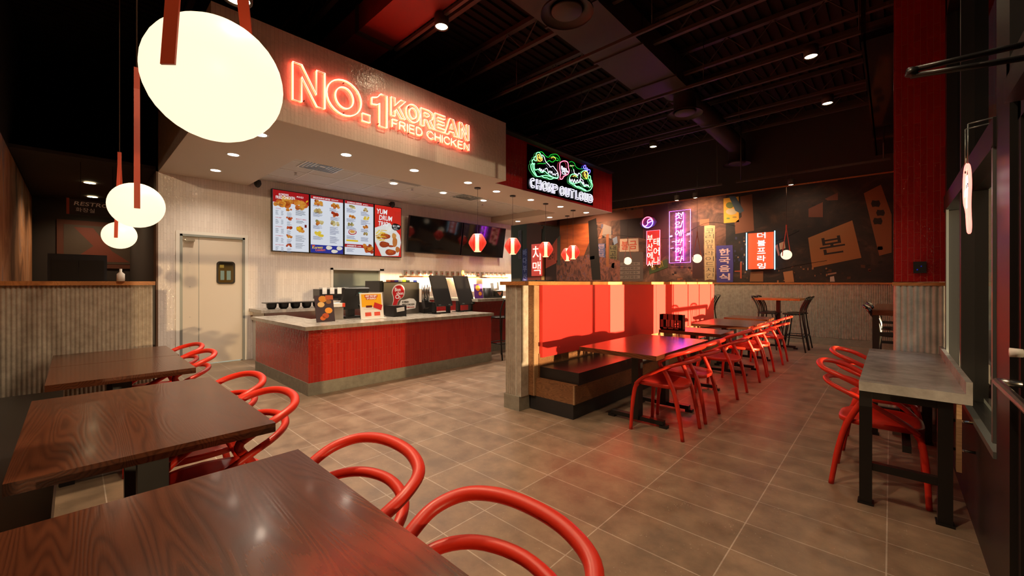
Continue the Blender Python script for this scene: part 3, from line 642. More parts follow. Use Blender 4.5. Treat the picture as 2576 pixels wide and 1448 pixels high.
t=thing('gift_card_sign','white and yellow gift card sign standing on the counter','sign',(-5.55,2.98,ZT),.1)
mx=Matrix.Rotation(-.12,4,'Y')
b=B().use('paper'); b.box(-.006,0,-.19,.19,0,.385,mx); b.box(-.0,.06,-.19,.19,0,.012); b.build('card',t)
b=B().use(flat('f0b010')); b.box(0,.001,-.165,.165,.18,.365,mx); b.use(flat('c02018')); b.box(0,.0018,-.11,.10,.315,.355,mx).box(0,.0018,-.09,.08,.285,.318,mx)
m2=mx@Matrix.Rotation(-.35,4,'X'); b.box(0,.003,-.04,.10,.165,.245,m2); b.use(flat('5a1a10')); b.box(0,.0022,-.10,.0,.17,.2,mx); b.use(flat('d8503a')); b.box(0,.001,-.12,-.02,.045,.10,mx).box(0,.001,.03,.13,.045,.10,mx)
b.use(flat('c0b8b0')); b.box(0,.0008,-.14,.14,.145,.15,mx); b.build('print',t)
b=B().use(flat('ffffff')); put_text(b,'GIVE THE GIFT',mx@FX(.003),-.10,.322,.09,.35,offset=.03); put_text(b,'OF CRUNCH',mx@FX(.003),-.08,.289,.07,.314,offset=.03); b.build('lettering',t)
t=thing('napkin_dispenser','black napkin dispenser with white napkins beside the gift card sign','dispenser',(-5.75,3.48,ZT),.1)
b=B().use('plastic_black'); b.box(-.11,.11,-.12,.12,0,.17); b.build('body',t,bevel=.02)
b=B().use('paper'); b.box(.105,.125,-.06,.08,.08,.14,Matrix.Rotation(.1,4,'X')); b.build('napkin',t)
# stainless chicken logo box
LOGO=[(0,.30),(-.02,.36),(0,.43),(.045,.475),(.11,.49),(.165,.47),(.20,.42),(.205,.35),(.18,.29),(.13,.255),(.09,.22),(.065,.16),(.035,.12),(.0,.115),(-.02,.15),(-.005,.2),(.005,.25)]
def logo(b,frame,s=1,ox=0,oy=0,d=.001,outline=None,grow=0):
    cx,cy=.09,.32; P=[((x-cx)*(1+grow)+cx,(y-cy)*(1+grow)+cy) for x,y in LOGO]
    pts=smooth_path([(x*s+ox,y*s+oy,0) for x,y in P],4,True)
    if outline: b.tube([frame@p for p in pts],outline,6,closed=True)
    else: b.prism([frame@p for p in pts],(frame.to_3x3()@Vector((0,0,1)))*d)
def logo_text(b,frame,s,ox,oy,offset=.02):
    put_text(b,'Bon',frame,ox+.02*s,oy+.385*s,ox+.135*s,oy+.45*s,offset=offset); put_text(b,'chon',frame,ox+.055*s,oy+.325*s,ox+.19*s,oy+.38*s,offset=offset); put_text(b,'Ch',frame,ox+.03*s,oy+.255*s,ox+.13*s,oy+.325*s,offset=offset)
t=thing('drink_dispenser','stainless drink dispenser cabinet with a red chicken logo','dispenser',(-6.02,3.42,ZT))
b=B().use(mat('steel_dull',(.32,.30,.27),.28,1)); b.box(-.55,0,0,.68,0,.53); b.build('cabinet',t,bevel=.006)
b=B().use('plastic_black'); b.box(-.5,-.02,-.06,.0,.38,.56).box(-.5,-.02,.0,.66,.53,.545); b.build('top_cap',t)
b=B()
for k,c in enumerate(('c87040','7a2028','3a2a8a','c8d0c0','a8c020','203020','d8d8e0','2038a0')): b.use(flat(c)); b.box(-.03,-.01,.06+k*.073,.06+k*.073+.068,.545,.575)
b.build('flavour_label',t)
b=B().use('paper'); logo(b,FX(.0),.95,.18,.02,.002,grow=.14); b.prism([(0,y,z) for y,z in ((.30,.06),(.60,.09),(.62,.2),(.57,.255),(.48,.265),(.38,.24),(.32,.24),(.28,.15))],(.0015,0,0)); b.use(flat('c8141c')); logo(b,FX(.002),.95,.18,.02,.002); b.build('logo_sticker',t)
b=B().use(flat('ffffff')); logo_text(b,FX(.006),.95,.18,.02); b.use(flat('1a1a1a')); put_text(b,'KOREAN',FX(.003),.34,.19,.47,.22,offset=.02); put_text(b,'FRIED CHICKEN',FX(.003),.34,.145,.58,.175,offset=.02); b.use(flat('c03030')); put_text(b,'CRUNCHTIME FLAVOR',FX(.003),.34,.10,.58,.122,offset=.01); b.build('lettering',t)
t=thing('cup_stack_holder','black holder of tall paper cup stacks and lids beside the dispenser','cups',(-6.0,4.2,ZT))
b=B().use('plastic_black'); b.box(-.1,.06,-.06,.12,0,.19); b.build('holder',t)
b=B().use('steel',True)
for k in range(3): b.tube([(-.02,-.02+k*.055,.19),(-.02,-.02+k*.055,.5)],[.025,.028],14)
b.build('cup_stack',t)
for (x,y,l) in ((-5.72,4.34,'tall black ordering kiosk screen seen from behind, the nearer one'),(-5.80,4.93,'tall black ordering kiosk screen seen from behind, at the counter end')):
    t=thing('ordering_kiosk',l,'kiosk',(x,y,ZT),0,'ordering kiosks')
    mx=Matrix.Translation((.10,0,.13))@Matrix.Rotation(-.38,4,'Y')
    b=B().use('plastic_black'); b.box(-.02,.015,-.17,.17,0,.56,mx); b.build('screen_casing',t,bevel=.006)
    b=B().use('black_metal'); b.box(-.03,.05,-.17,-.13,0,.2); b.box(-.03,.05,.13,.17,0,.2); b.box(-.03,.05,-.17,.17,.0,.02).box(-.1,.12,-.2,-.1,0,.008); b.build('stand',t)
    b=B().use('alum'); b.box(.016,.018,-.13,-.08,.01,.025,mx).box(.016,.018,.08,.13,.01,.025,mx); b.build('foot_label',t)
    b=B().use('plastic_black'); b.box(-.12,-.04,-.27 if l.endswith('one') else .19,-.19 if l.endswith('one') else .27,.12,.25,Matrix.Rotation(-.3,4,'Y')); b.build('scanner',t,bevel=.01)
# beer tower behind
t=thing('beer_tower','chrome beer tap tower with a coloured handle behind the kiosks','beer tap',(-7.0,5.9,.95))
b=B().use('chrome',True); b.cyl(0,0,0,.38,.035,16); b.lathe([(.07,0),(.06,.015),(.035,.02)],seg=18); b.tube([(0,0,.36),(.12,0,.38),(.14,0,.33)],.012,8); b.build('column',t)
b=B().use(flat('7a1c14')); b.tube([(.05,0,.4),(.05,0,.6)],[.012,.02],10); b.use(flat('c8a050'),True); b.lathe([(.0,.57),(.04,.62),(.03,.68),(0,.71)],c=(.05,-.03,0),seg=10); b.build('tap_handle',t)
t=thing('beer_station','steel under-bar beer station behind the counter','cabinet',(-7.0,5.9,0))
b=B().use('steel_dull'); b.box(-.35,.3,-.4,.5,0,.95); b.build('cabinet',t,bevel=.01); b=B().use('black_metal'); b.box(.3,.31,-.1,.25,.7,.86); b.build('grille',t)
t=thing('picture_menu_card','orange and purple dish card standing on the bar counter','menu',(-5.85,5.35,1.07),-.3)
b=B().use(flat('5a2080')); mx=Matrix.Rotation(-.2,4,'Y'); b.box(0,.01,-.09,.09,0,.28,mx); b.build('card',t)
b=B().use(flat('e0902c')); b.prism([mx@Vector((.011,.05*math.cos(a)-.01,.2+.06*math.sin(a))) for a in [k*PI/6 for k in range(12)]],(.001,0,0)); b.prism([mx@Vector((.011,.035*math.cos(a)+.03,.09+.04*math.sin(a))) for a in [k*PI/6 for k in range(12)]],(.001,0,0)); b.build('photo_print',t)
t=thing('promo_card','pale promotional card standing on the bar counter next to the dish card','sign',(-6.05,5.2,1.07),-.2)
b=B().use('paper'); b.box(0,.008,-.07,.07,0,.22); b.build('card',t); b=B().use(flat('d06030')); b.box(.0085,.0095,-.05,.05,.04,.08); b.use(flat('806050')); b.box(.0085,.0095,-.06,.06,.2,.215); b.build('print',t)
t=thing('bar_caddy','black wire bar caddy with napkins on the bar counter','caddy',(-5.85,5.75,1.07),-.2)
b=B().use('plastic_black'); b.box(-.1,.1,-.16,.14,0,.03); b.lathe([(.1,0),(.1,.2),(.09,.2)],c=(0,-.14,0),seg=16); b.box(-.09,.1,-.02,.16,.03,.14); b.build('basket',t)
b=B().use('paper'); b.box(-.06,.06,.0,.12,.14,.30,Matrix.Rotation(.15,4,'X')); b.build('napkin',t); b=B().use(flat('b06a50')); b.prism([(.101,.02,.11),(.101,.13,.12),(.101,.09,.04)],(.002,0,0)); b.build('logo_print',t)
for k,(y,c,h) in enumerate(((6.35,'d8d0b8',.14),(6.5,'b8b0a0',.16),(6.62,'a03050',.18))):
    b=B().use(flat(c),True); b.lathe([(0,0),(.035,0),(.035,h*.75),(.02,h*.85),(.02,h),(0,h)],c=(-5.9,y,1.07),seg=14); tag(b.build('sauce_bottle'),['cream sauce bottle on the bar counter','grey sauce bottle on the bar counter','dark pink sauce bottle on the bar counter'][k],'bottle')
# under-shelf glow lights
for y in (5.6,6.9,8.2): lamp('AREA',(XB+.1,y,1.47),2.5,(1,.68,.34),size=.3,name='shelf_light')
# ================================================================= RED LANTERNS
def lantern(x,y,label):
    t=thing('red_lantern',label,'pendant lamp',(x,y,2.105),-.86,'red lanterns over the bar')
    b=B().use('lantern_core',True); b.lathe([(.0,.16),(.062,.16),(.066,.0),(.064,-.165),(.060,-.165)],seg=24); b.build('diffuser',t)
    prof=[(.066,.165),(.085,.15),(.125,.09),(.158,.02),(.160,-.01),(.14,-.055),(.10,-.115),(.07,-.155),(.066,-.16)]
    for s in (0,PI):
        b=B().use('lantern_red',True); n=7; a0=s+.40; a1=s+PI-.40
        rows=[]
        for r,z in prof:
            m0=math.asin(min(1,.062/r)); rows.append([b.bm.verts.new((r*math.cos(s+m0+(PI-2*m0)*k/14),r*math.sin(s+m0+(PI-2*m0)*k/14),z)) for k in range(15)])
        for A_,C_ in zip(rows,rows[1:]):
            for k in range(14): b.face([A_[k],A_[k+1],C_[k+1],C_[k]],True)
        b.use('lantern_rib')
        for k in (1,4,7,10,13):
            b.tube([(r*1.012*math.cos(s+m+(PI-2*m)*k/14),r*1.012*math.sin(s+m+(PI-2*m)*k/14),z) for r,z,m in [(r,z,math.asin(min(1,.062/r))) for r,z in prof]],.0016,4)
        b.use('lantern_red')
        for e in (0,14):
            for k in range(1,len(prof)-2):
                a_,c_=rows[k][e].co,rows[k+1][e].co; q=lambda v:b.bm.verts.new((math.copysign(.045,v.x),v.y*.0+math.copysign(.03,v.y),v.z))
                b.face([rows[k][e],rows[k+1][e],q(c_),q(a_)])
        b.build('shade_wing',t)
    b=B().use('black_metal'); b.tube([(0,0,.16),(0,0,1.0)],.003,6); b.build('cord',t)
    b=B().use('black_metal',True); b.lathe([(0,.99),(.055,.99),(.06,1.0),(.06,1.01)],seg=20); b.build('canopy',t)
for x,y,l in [(-5.56,5.05,'red lantern nearest the service counter, in front of the blank screens'),(-5.55,5.99,'second red lantern, by the end of the white wall'),(-5.57,7.08,'third red lantern, over the pink neon characters'),(-5.60,8.18,'red lantern overlapping in front of the last one, before the brown sunset mural'),(-6.17,8.75,'farthest red lantern, half hidden behind another')]: lantern(x,y,l)
# ================================================================= GLOBE PENDANTS
def globe(x,y,z,ax,label,group,power,top=ZC):
    t=thing('globe_pendant',label,'pendant lamp',(x,y,z),ax,group); r=.1025
    b=B().use('globe',True); b.lathe([(r*math.sin(a)+1e-5,r*math.cos(a)) for a in [PI*k/20 for k in range(21)]],seg=40); b.build('globe',t)
    b=B().use('strap'); L=.64   # two straps from apex to both poles of the local x axis
    for s in (-1,1):
        p0=Vector((s*(r+.004),0,-.028)); p1=Vector((s*(r*.78+.016),0,.09)); p2=Vector((s*.006,0,L-.1)); p3=Vector((s*.004,0,L))
        for a,c in ((p0,p1),(p1,p2),(p2,p3)):
            n=(c-a).normalized(); d=Vector((n.z,0,-n.x)); b.prism([a-Vector((0,.0105,0))-d*.0015,a+Vector((0,.0105,0))-d*.0015,c+Vector((0,.0105,0))-d*.0015,c-Vector((0,.0105,0))-d*.0015],d*.003)
    b.build('strap',t)
    b=B().use('joist'); b.tube([(0,0,L-.01),(0,0,top-z)],.003,6); b.build('cord',t)
    return t
GL='globe pendants over the left tables'
globe(-.869,.171,1.725,-.78,'huge glowing globe pendant nearest, with dark red straps',GL,9)
globe(-2.57,.20,1.73,-.07,'glowing globe pendant second from the front, over the middle table',GL,9)
globe(-4.35,.24,1.735,-.24,'smallest of the three globe pendants on the left, over the farthest table',GL,9)
GR='globe pendants before the mural wall'
globe(-5.2,10.18,1.96,.9,'small globe pendant in front of the white sign with two red characters',GR,7)
globe(-3.33,9.97,1.94,.9,'small globe pendant just right of the violet neon sign',GR,7)
globe(-1.64,10.4,1.97,1.0,'small globe pendant just right of the blue and red neon sign',GR,7)
# ================================================================= NEON SIGNS
t=thing('neon_slogan_sign','large red neon sign reading NO.1 KOREAN FRIED CHICKEN on the white fascia','neon sign',(0,0,0))
def ell(rx,ry,n=26,a0=0,a1=2*PI): return [(.5+rx*math.cos(a0+(a1-a0)*k/n),.5+ry*math.sin(a0+(a1-a0)*k/n)) for k in range(n)]
GLY={'N':[[(0,0),(0,1),(.27,1),(.73,.32),(.73,1),(1,1),(1,0),(.74,0),(.27,.68),(.27,0)]],'O':[ell(.5,.5),ell(.26,.30)],'.':[[(0,0),(0,.23),(1,.23),(1,0)]],
'1':[[(.50,0),(.50,.70),(.35,.63),(0,.60),(0,.80),(.35,.86),(.58,1),(1,1),(1,0)]],'K':[[(0,0),(0,1),(.27,1),(.27,.58),(.66,1),(1,1),(.55,.56),(1,0),(.68,0),(.36,.40),(.27,.30),(.27,0)]],
'R':[[(0,0),(0,1),(.6,1),(.85,.93),(.95,.73),(.88,.52),(.7,.44),(1,0),(.7,0),(.44,.40),(.27,.40),(.27,0)],[(.27,.60),(.27,.80),(.55,.80),(.66,.70),(.55,.60)]],
'E':[[(0,0),(0,1),(1,1),(1,.8),(.28,.8),(.28,.6),(.93,.6),(.93,.41),(.28,.41),(.28,.2),(1,.2),(1,0)]],'A':[[(0,0),(.36,1),(.64,1),(1,0),(.72,0),(.66,.2),(.34,.2),(.28,0)],[(.40,.38),(.60,.38),(.5,.72)]],
'C':[[(.5+.5*math.cos(a),.5+.5*math.sin(a)) for a in [math.radians(45+270*k/18) for k in range(19)]]+[(.5+.24*math.cos(a),.5+.29*math.sin(a)) for a in [math.radians(315-270*k/14) for k in range(15)]]],
'H':[[(0,0),(0,1),(.3,1),(.3,.6),(.7,.6),(.7,1),(1,1),(1,0),(.7,0),(.7,.4),(.3,.4),(.3,0)]],'M':[[(0,0),(0,1),(.28,1),(.5,.5),(.72,1),(1,1),(1,0),(.78,0),(.78,.6),(.5,.1),(.22,.6),(.22,0)]],
'P':[[(0,0),(0,1),(.6,1),(.9,.9),(1,.7),(.9,.48),(.6,.38),(.3,.38),(.3,0)],[(.3,.58),(.3,.8),(.58,.8),(.68,.69),(.58,.58)]],
'U':[[(0,1),(0,.3),(.12,.08),(.35,0),(.65,0),(.88,.08),(1,.3),(1,1),(.7,1),(.7,.35),(.6,.2),(.4,.2),(.3,.35),(.3,1)]],'T':[[(0,1),(1,1),(1,.8),(.65,.8),(.65,0),(.35,0),(.35,.8),(0,.8)]],
'L':[[(0,0),(0,1),(.3,1),(.3,.2),(1,.2),(1,0)]],'D':[[(0,0),(0,1),(.5,1),(.85,.85),(1,.5),(.85,.15),(.5,0)],[(.3,.2),(.3,.8),(.5,.8),(.66,.68),(.72,.5),(.66,.32),(.5,.2)]]}
def neon_letter(t,ch,xp,u0,u1,z0,z1,core,glow,r,back=.028):
    ya=onx(u0,400,xp)[1]; yb=onx(u1,400,xp)[1]
    b=B().use(core,True); g=B().use(glow,True)
    for L in GLY[ch]:
        P=[(ya+x*(yb-ya),z0+y*(z1-z0)) for x,y in L]
        b.tube([(xp,y,z) for y,z in P],r,6,closed=True); g.tube([(xp-back,y,z) for y,z in P],r*.8,5,closed=True)
    b.build('letter_tube',t); g.build('added_glow_tube',t)  # second tube behind each letter is added to light a halo
for ch,u0,u1 in (('N',737,817.8),('O',822.5,909.5),('.',912,931.5),('1',936,974)): neon_letter(t,ch,-4.775,u0,u1,3.372,3.785,'neon_red_core','neon_red_halo',.0065)
for ch,u0,u1 in (('K',984.4,1021),('O',1022,1056.5),('R',1059,1092),('E',1094,1120),('A',1120,1153),('N',1156,1180)): neon_letter(t,ch,-4.775,u0,u1,3.562,3.803,'neon_red_core','neon_red_halo',.0055)
b=B().use('neon_red_core',True); stroke_text(b,'FRIED',FX(-4.775),2.84,3.295,3.412,3.515,.0055); b.build('stroke_lettering',t)
b=B().use('neon_red_core',True); stroke_text(b,'CHICKEN',FX(-4.775),3.38,4.165,3.412,3.515,.0055); b.build('stroke_lettering',t)
b=B().use('neon_red_halo',True); stroke_text(b,'FRIED CHICKEN',FX(-4.803),2.84,4.165,3.412,3.515,.004); b.build('added_glow_tube',t)  # extra strokes behind the words, added for the red halo
b=B().use('acrylic'); b.poly([(-4.811,1.60,3.35),(-4.811,2.79,3.35),(-4.811,2.79,3.81),(-4.811,1.60,3.81)]).poly([(-4.812,2.80,3.38),(-4.812,4.19,3.38),(-4.812,4.19,3.83),(-4.812,2.80,3.83)]); b.build('acrylic_backing',t)
b=B().use('black_metal')
for y in (1.75,2.2,2.65,3.1,3.6,4.05):
    for z in (3.40,3.76): b.cyl(0,0,0,.0,.001) if 0 else b.tube([(-4.82,y,z),(-4.79,y,z)],.006,8)
b.build('stand_off',t)
# crocodile sign
t=thing('neon_crocodile_sign','neon sign of two green crocodile heads above white words CHOMP OUT LOUD','neon sign',(0,0,0))
XR=-5.045
def cp(pts,n=3,closed=False,sm=True):
    Q=[Vector(onx(1310+x/8.52,360+y/8.52,XR)) for x,y in pts]
    return smooth_path(Q,n,closed) if sm else Q
def neon(name,mt,paths,r=.0075,sm=True):
    b=B().use(mt,True)
    for p in paths: b.tube(cp(p,3,False,sm),r,6)
    b.build(name,t)
neon('left_head_outline','neon_green_lit',[[(345,380),(330,290),(335,220),(370,195),(410,210),(440,260),(465,310)],[(330,280),(290,300),(285,350),(320,380)],[(290,340),(245,370),(250,430),(280,450)],[(275,430),(225,450),(220,520),(240,580),(280,640),(330,700),(400,715),(440,700),(520,690),(600,700),(700,735),(770,755),(800,740),(800,690)],[(800,690),(790,740),(720,735),(640,700),(560,640),(510,600),(460,630),(420,600),(370,555),(320,575),(295,540),(290,470),(300,430)],[(440,700),(500,735),(560,740),(610,765),(660,770),(700,750)],[(340,690),(290,600),(262,520),(262,450)]],.0065)
neon('left_snout','neon_white',[[(460,250),(500,290),(525,370),(560,420),(610,470),(640,510),(690,490),(730,540),(770,590),(800,650),(805,700)],[(395,560),(410,535),(430,590),(445,555),(465,610),(490,570),(505,600)],[(520,560),(555,535),(580,580),(600,640),(625,590),(650,645),(665,600),(690,680),(715,650),(735,690),(760,650),(790,650),(790,700)]],.006,True)
neon('left_back_outline','neon_green',[[(400,185),(460,190),(520,260),(560,290),(600,300),(640,250),(700,235),(770,240),(820,290),(840,340),(835,390)],[(640,290),(690,275),(750,310),(800,330),(800,375),(740,360),(700,400),(660,400),(610,370),(570,400)],[(360,440),(430,430),(500,440),(560,410)]],.0035)
neon('left_eye','neon_amber',[[(365,250),(400,245),(420,300),(460,330),(450,370),(410,385),(370,360),(362,300),(365,250)],[(390,290),(410,330),(435,345)]],.007)
neon('left_eye','neon_amber',[[(655,320),(690,295),(740,320),(745,345)]],.005)
neon('logo_outline','neon_pink',[[(860,775),(838,740),(855,650),(838,560),(838,440),(870,400),(930,378),(990,395),(1015,440),(1020,520),(1040,590),(1015,660),(960,690),(920,715),(895,760),(860,775)]],.0075)
neon('right_head_outline','neon_green_lit',[[(1290,640),(1330,600),(1380,580),(1430,620),(1450,680),(1490,700),(1500,760),(1520,830),(1540,900),(1520,960),(1480,1010),(1430,1025),(1370,1015),(1290,970),(1200,940),(1130,890),(1060,850),(1040,800),(1050,730),(1090,670),(1150,660),(1200,690),(1215,740)],[(1050,800),(1100,850),(1160,860),(1220,850),(1290,830),(1330,880),(1370,930),(1420,910),(1470,940),(1500,930),(1510,860),(1470,790)],[(1150,880),(1190,925),(1240,925),(1300,955),(1360,985),(1400,1010)],[(1455,700),(1450,760),(1480,770)],[(1490,790),(1520,800),(1520,850)]],.0065)
neon('right_snout','neon_white',[[(1135,560),(1150,640),(1190,660),(1220,690),(1245,640),(1290,690),(1280,750),(1320,780),(1340,810)],[(1055,760),(1080,820),(1100,770),(1130,840),(1150,770),(1180,850),(1210,780),(1240,845),(1275,770),(1285,830)],[(1310,820),(1335,870),(1345,830),(1370,910),(1400,880),(1420,910),(1440,890),(1460,940)]],.0065)
neon('right_back_outline','neon_green',[[(1040,410),(1090,390),(1150,430),(1180,500),(1240,545),(1310,550),(1340,540)],[(1060,460),(1110,520),(1135,600)],[(1300,660),(1330,740),(1400,770),(1440,760)]],.003)
neon('flower','neon_blue',[[(1345,520),(1365,478),(1390,480),(1395,520),(1370,545),(1345,520)],[(1400,550),(1420,530),(1435,560),(1415,580),(1400,550)],[(1430,590),(1455,565),(1485,580),(1480,630),(1455,650)]],.0075)
neon('right_eye','neon_amber',[[(1360,630),(1400,600),(1435,640),(1430,700),(1410,760),(1380,720),(1365,680),(1360,630)],[(1385,650),(1400,700)]],.008)
neon('left_eye','neon_amber',[[(1120,710),(1160,690),(1190,720)]],.006)
for ch,u0,u1 in (('C',1335,1347.5),('H',1350,1362),('O',1365,1377.5),('M',1379.5,1391),('P',1393,1404),('O',1409,1420.5),('U',1423,1433),('T',1434.5,1445),('L',1449,1456),('O',1458,1468.5),('U',1470.5,1479),('D',1481.5,1492)):
    z_=3.197+(u0-1335)/157*.012; neon_letter(t,ch,XR,u0,u1,z_,z_+.19,'neon_white','neon_white',.0036,.02)
b=B().use('neon_white'); a0=cp([(865,640),(1030,640)],1); 
for s,(x0,y0_,x1,y1_) in (('Bon',(868,545,985,450)),('chon',(880,590,1022,530)),('Ch',(880,655,975,575))):
    A=onx(1310+x0/8.52,360+y0_/8.52,XR); C=onx(1310+x1/8.52,360+y1_/8.52,XR); put_text(b,s,FX(XR),A[1],A[2],C[1],A[2]+.062,offset=.015)
b.build('logo_lettering',t)
b=B().use('acrylic_dark'); b.box(-5.078,-5.072,5.88,8.22,3.16,4.02); b.build('acrylic_backing',t)
# mural-wall neons
YN=YF-.10
def N(u,v): return ony(u,v,YN)
t=thing('neon_red_korean_sign','red and white neon sign with two columns of Korean characters under the round emblem','neon sign',(0,0,0))
a=N(1627,665); c=N(1660,578)
b=B().use('acrylic_red_glow'); b.box(a[0],c[0],YN+.02,YN+.04,a[2],c[2]); b.build('backing_panel',t)
b=B().use(mat('neon_hot',(.9,.5,.4),.3,emit=(1,.42,.30),es=3.2))
W=(c[0]-a[0])
for i,ch in enumerate('부산에서'): 
    z=c[2]-.12-i*.245; put_text(b,ch,FY(YN),a[0]+W*.04,z-.20,a[0]+W*.46,z,offset=.005)
for i,ch in enumerate('태어나'): 
    z=c[2]-.22-i*.27; put_text(b,ch,FY(YN),a[0]+W*.52,z-.22,a[0]+W*.96,z,offset=.005)
b.build('lettering',t)
b=B().use('neon_pink',True); b.tube([(a[0],YN,a[2]),(c[0],YN,a[2]),(c[0],YN,c[2]),(a[0],YN,c[2])],.008,6,closed=True); b.build('border_tube',t)
b=B().use(M['neon_red_halo'],True); b.tube([((a[0]+c[0])/2,YN+.06,a[2]+.1),((a[0]+c[0])/2,YN+.06,c[2]-.1)],.006,6); b.build('added_glow_tube',t)  # hidden tube added behind the panel to redden the wall
t=thing('neon_swirl_emblem','round red and blue neon swirl emblem above the red Korean neon','neon sign',(0,0,0))
o_=N(1629,559); R=.155
b=B().use(mat('emblem_back',(.12,.05,.2),.4)); b.prism([(o_[0]+x*R*1.0,YN+.03,o_[2]+z*R) for x,z in ((-1.65,0),(-1.2,.75),(0,1.15),(1.2,.75),(1.65,0),(1.2,-.75),(0,-1.15),(-1.2,-.75))],(0,.02,0)); b.build('backing_panel',t)
arc=lambda cx,cz,r,a0,a1,n=14:[(o_[0]+cx+r*math.cos(a0+(a1-a0)*k/n),YN,o_[2]+cz+r*math.sin(a0+(a1-a0)*k/n)) for k in range(n+1)]
b=B().use('neon_pink',True); b.tube(arc(0,0,R,.25,PI+.25),.011,6); b.tube(arc(R*.48,.12*R,R*.5,.25,PI+.25)[::-1]+arc(-R*.48,-.12*R,R*.5,.25,-PI+.25)[1:],.009,6); b.build('red_arc',t)
b=B().use(mat('neon_indigo',(.3,.3,.9),.3,emit=(.28,.22,1),es=7),True); b.tube(arc(0,0,R,PI+.3,2*PI+.2),.011,6); b.tube([(p[0],p[1]-.01,p[2]-.012) for p in arc(R*.48,.12*R,R*.5,.25,PI+.25)[::-1]+arc(-R*.48,-.12*R,R*.5,.25,-PI+.25)[1:]],.008,6); b.build('blue_arc',t)
t=thing('neon_violet_sign','tall violet neon sign with brushed Korean characters in a rectangular frame','neon sign',(0,0,0))
a=N(1684,661); c=N(1737,526)
b=B().use('neon_purple',True); b.tube([(a[0],YN,a[2]),(c[0],YN,a[2]),(c[0],YN,c[2]),(a[0],YN,c[2])],.006,6,closed=True); b.build('frame_tube',t)
b=B().use(mat('neon_purple_text',(.9,.6,1),.3,emit=(.82,.38,1),es=3.2)); H=(c[2]-a[2])/6.0; xm=(a[0]+c[0])/2-.02
for i,ch in enumerate('첫입에반하다'):
    z=c[2]-.03-i*H; put_text(b,ch,FY(YN),xm-.105,z-H*.84,xm+.105,z-H*.10,shear=.22,offset=-.005,extrude=.006)
b.build('lettering',t)
b=B().use('neon_violet_core',True)
for x0,x1,f in ((.0,.14,.47),(0,.14,.485),(.84,1,.47-.02),(.8,.96,.475),(.12,.25,.585),(.93,.98,.6),(.06,.2,.71)):
    z=c[2]-(c[2]-a[2])*f; b.tube([(a[0]+x0*(c[0]-a[0]),YN,z-.01),(a[0]+x1*(c[0]-a[0]),YN,z)],.006,6)
b.build('accent_dash',t)
b=B().use(mat('neon_violet_glow',(.4,.1,.9),.3,emit=(.50,.02,1),es=50),True)
for k in (-1,1): b.tube([(xm+k*.1,YN+.05,a[2]+.05),(xm+k*.1,YN+.05,c[2]-.05)],.008,6)
b.build('added_glow_tube',t)  # rear tubes added only to spread violet light on the wall
b=B().use('black_metal')
for z in (a[2]+.1,c[2]-.1): b.tube([(xm,YN+.04,z),(xm,YF,z)],.006,6)
b.build('stand_off',t)
t=thing('neon_blue_frame_sign','red panel with white blue neon Korean characters and cyan side tubes','neon sign',(0,0,0))
a=N(1878,679); c=N(1949,580)
b=B().use(mat('panel_lit',(.75,.10,.04),.4,emit=(1,.10,.03),es=.55)); b.box(a[0]+.03,c[0]-.03,YN+.02,YN+.04,a[2]+.02,c[2]-.02); b.build('backing_panel',t)  # printed panel given its own red glow by emission
b=B().use('neon_cyan',True); b.tube([(a[0],YN,a[2]),(a[0],YN,c[2])],.009,6); b.tube([(c[0],YN,a[2]),(c[0],YN,c[2])],.009,6); b.build('side_tube',t)
b=B().use(mat('neon_ice',(.6,.8,1),.3,emit=(.62,.85,1),es=4)); H=(c[2]-a[2])/5; xm=(a[0]+c[0])/2+.02
for i,ch in enumerate('더블프라잉'):
    z=c[2]-.0-i*H; put_text(b,ch,FY(YN),xm-.085,z-H*.86,xm+.085,z-H*.12,offset=-.004)
b.build('lettering',t)
t=thing('neon_pink_korean_sign','pink red neon sign of two Korean characters behind the third lantern','neon sign',(0,0,0))
b=B().use('neon_hot')
for ch,(u0,v0,u1,v1) in (('치',(1340,655,1360,617)),('맥',(1340,690,1360,657))):
    A=N(u0,v0); C=N(u1,v1); put_text(b,ch,FY(YN),A[0],A[2],C[0],C[2],offset=.0)
b.build('lettering',t)
b=B().use('acrylic_red_glow'); A=N(1336,694); C=N(1363,612); b.box(A[0],C[0],YN+.02,YN+.03,A[2],C[2]); b.build('backing_panel',t)
b=B().use('black_metal'); b.tube([((A[0]+C[0])/2,YN+.025,C[2]-.1),((A[0]+C[0])/2,YF,C[2]-.1)],.006,6); b.build('stand_off',t)
# ================================================================= MURAL
def mural_mat(name,stops,sc=(1,1,1),scale=1.2,detail=6):
    m=mat(name,(.05,.03,.02),.75); v=mapping(m,pos(m),scale=sc); n=noise(m,v,scale,detail,.62,.8)
    ln(m,ramp(m,n.outputs[0],stops),m.node_tree.nodes['Principled BSDF'].inputs['Base Color']); return m
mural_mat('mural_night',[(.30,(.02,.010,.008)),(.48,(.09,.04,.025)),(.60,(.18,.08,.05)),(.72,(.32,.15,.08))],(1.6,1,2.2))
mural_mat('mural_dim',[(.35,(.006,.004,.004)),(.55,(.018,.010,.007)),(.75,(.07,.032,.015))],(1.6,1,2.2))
mural_mat('mural_street',[(.30,(.03,.015,.02)),(.45,(.14,.05,.04)),(.55,(.30,.10,.06)),(.66,(.10,.06,.10)),(.8,(.5,.28,.14))],(3.5,1,1.8),2.2)
mural_mat('mural_sunset',[(.3,(.32,.06,.015)),(.6,(.60,.13,.03)),(.8,(.7,.2,.04))],(.5,1,3),1.2)
t=thing('street_mural','large printed night street mural with Korean signs covering the far wall','mural',(0,0,0))
YM=YF-.012
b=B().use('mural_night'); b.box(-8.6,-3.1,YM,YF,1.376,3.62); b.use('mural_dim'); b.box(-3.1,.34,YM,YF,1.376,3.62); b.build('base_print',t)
MN=[0]
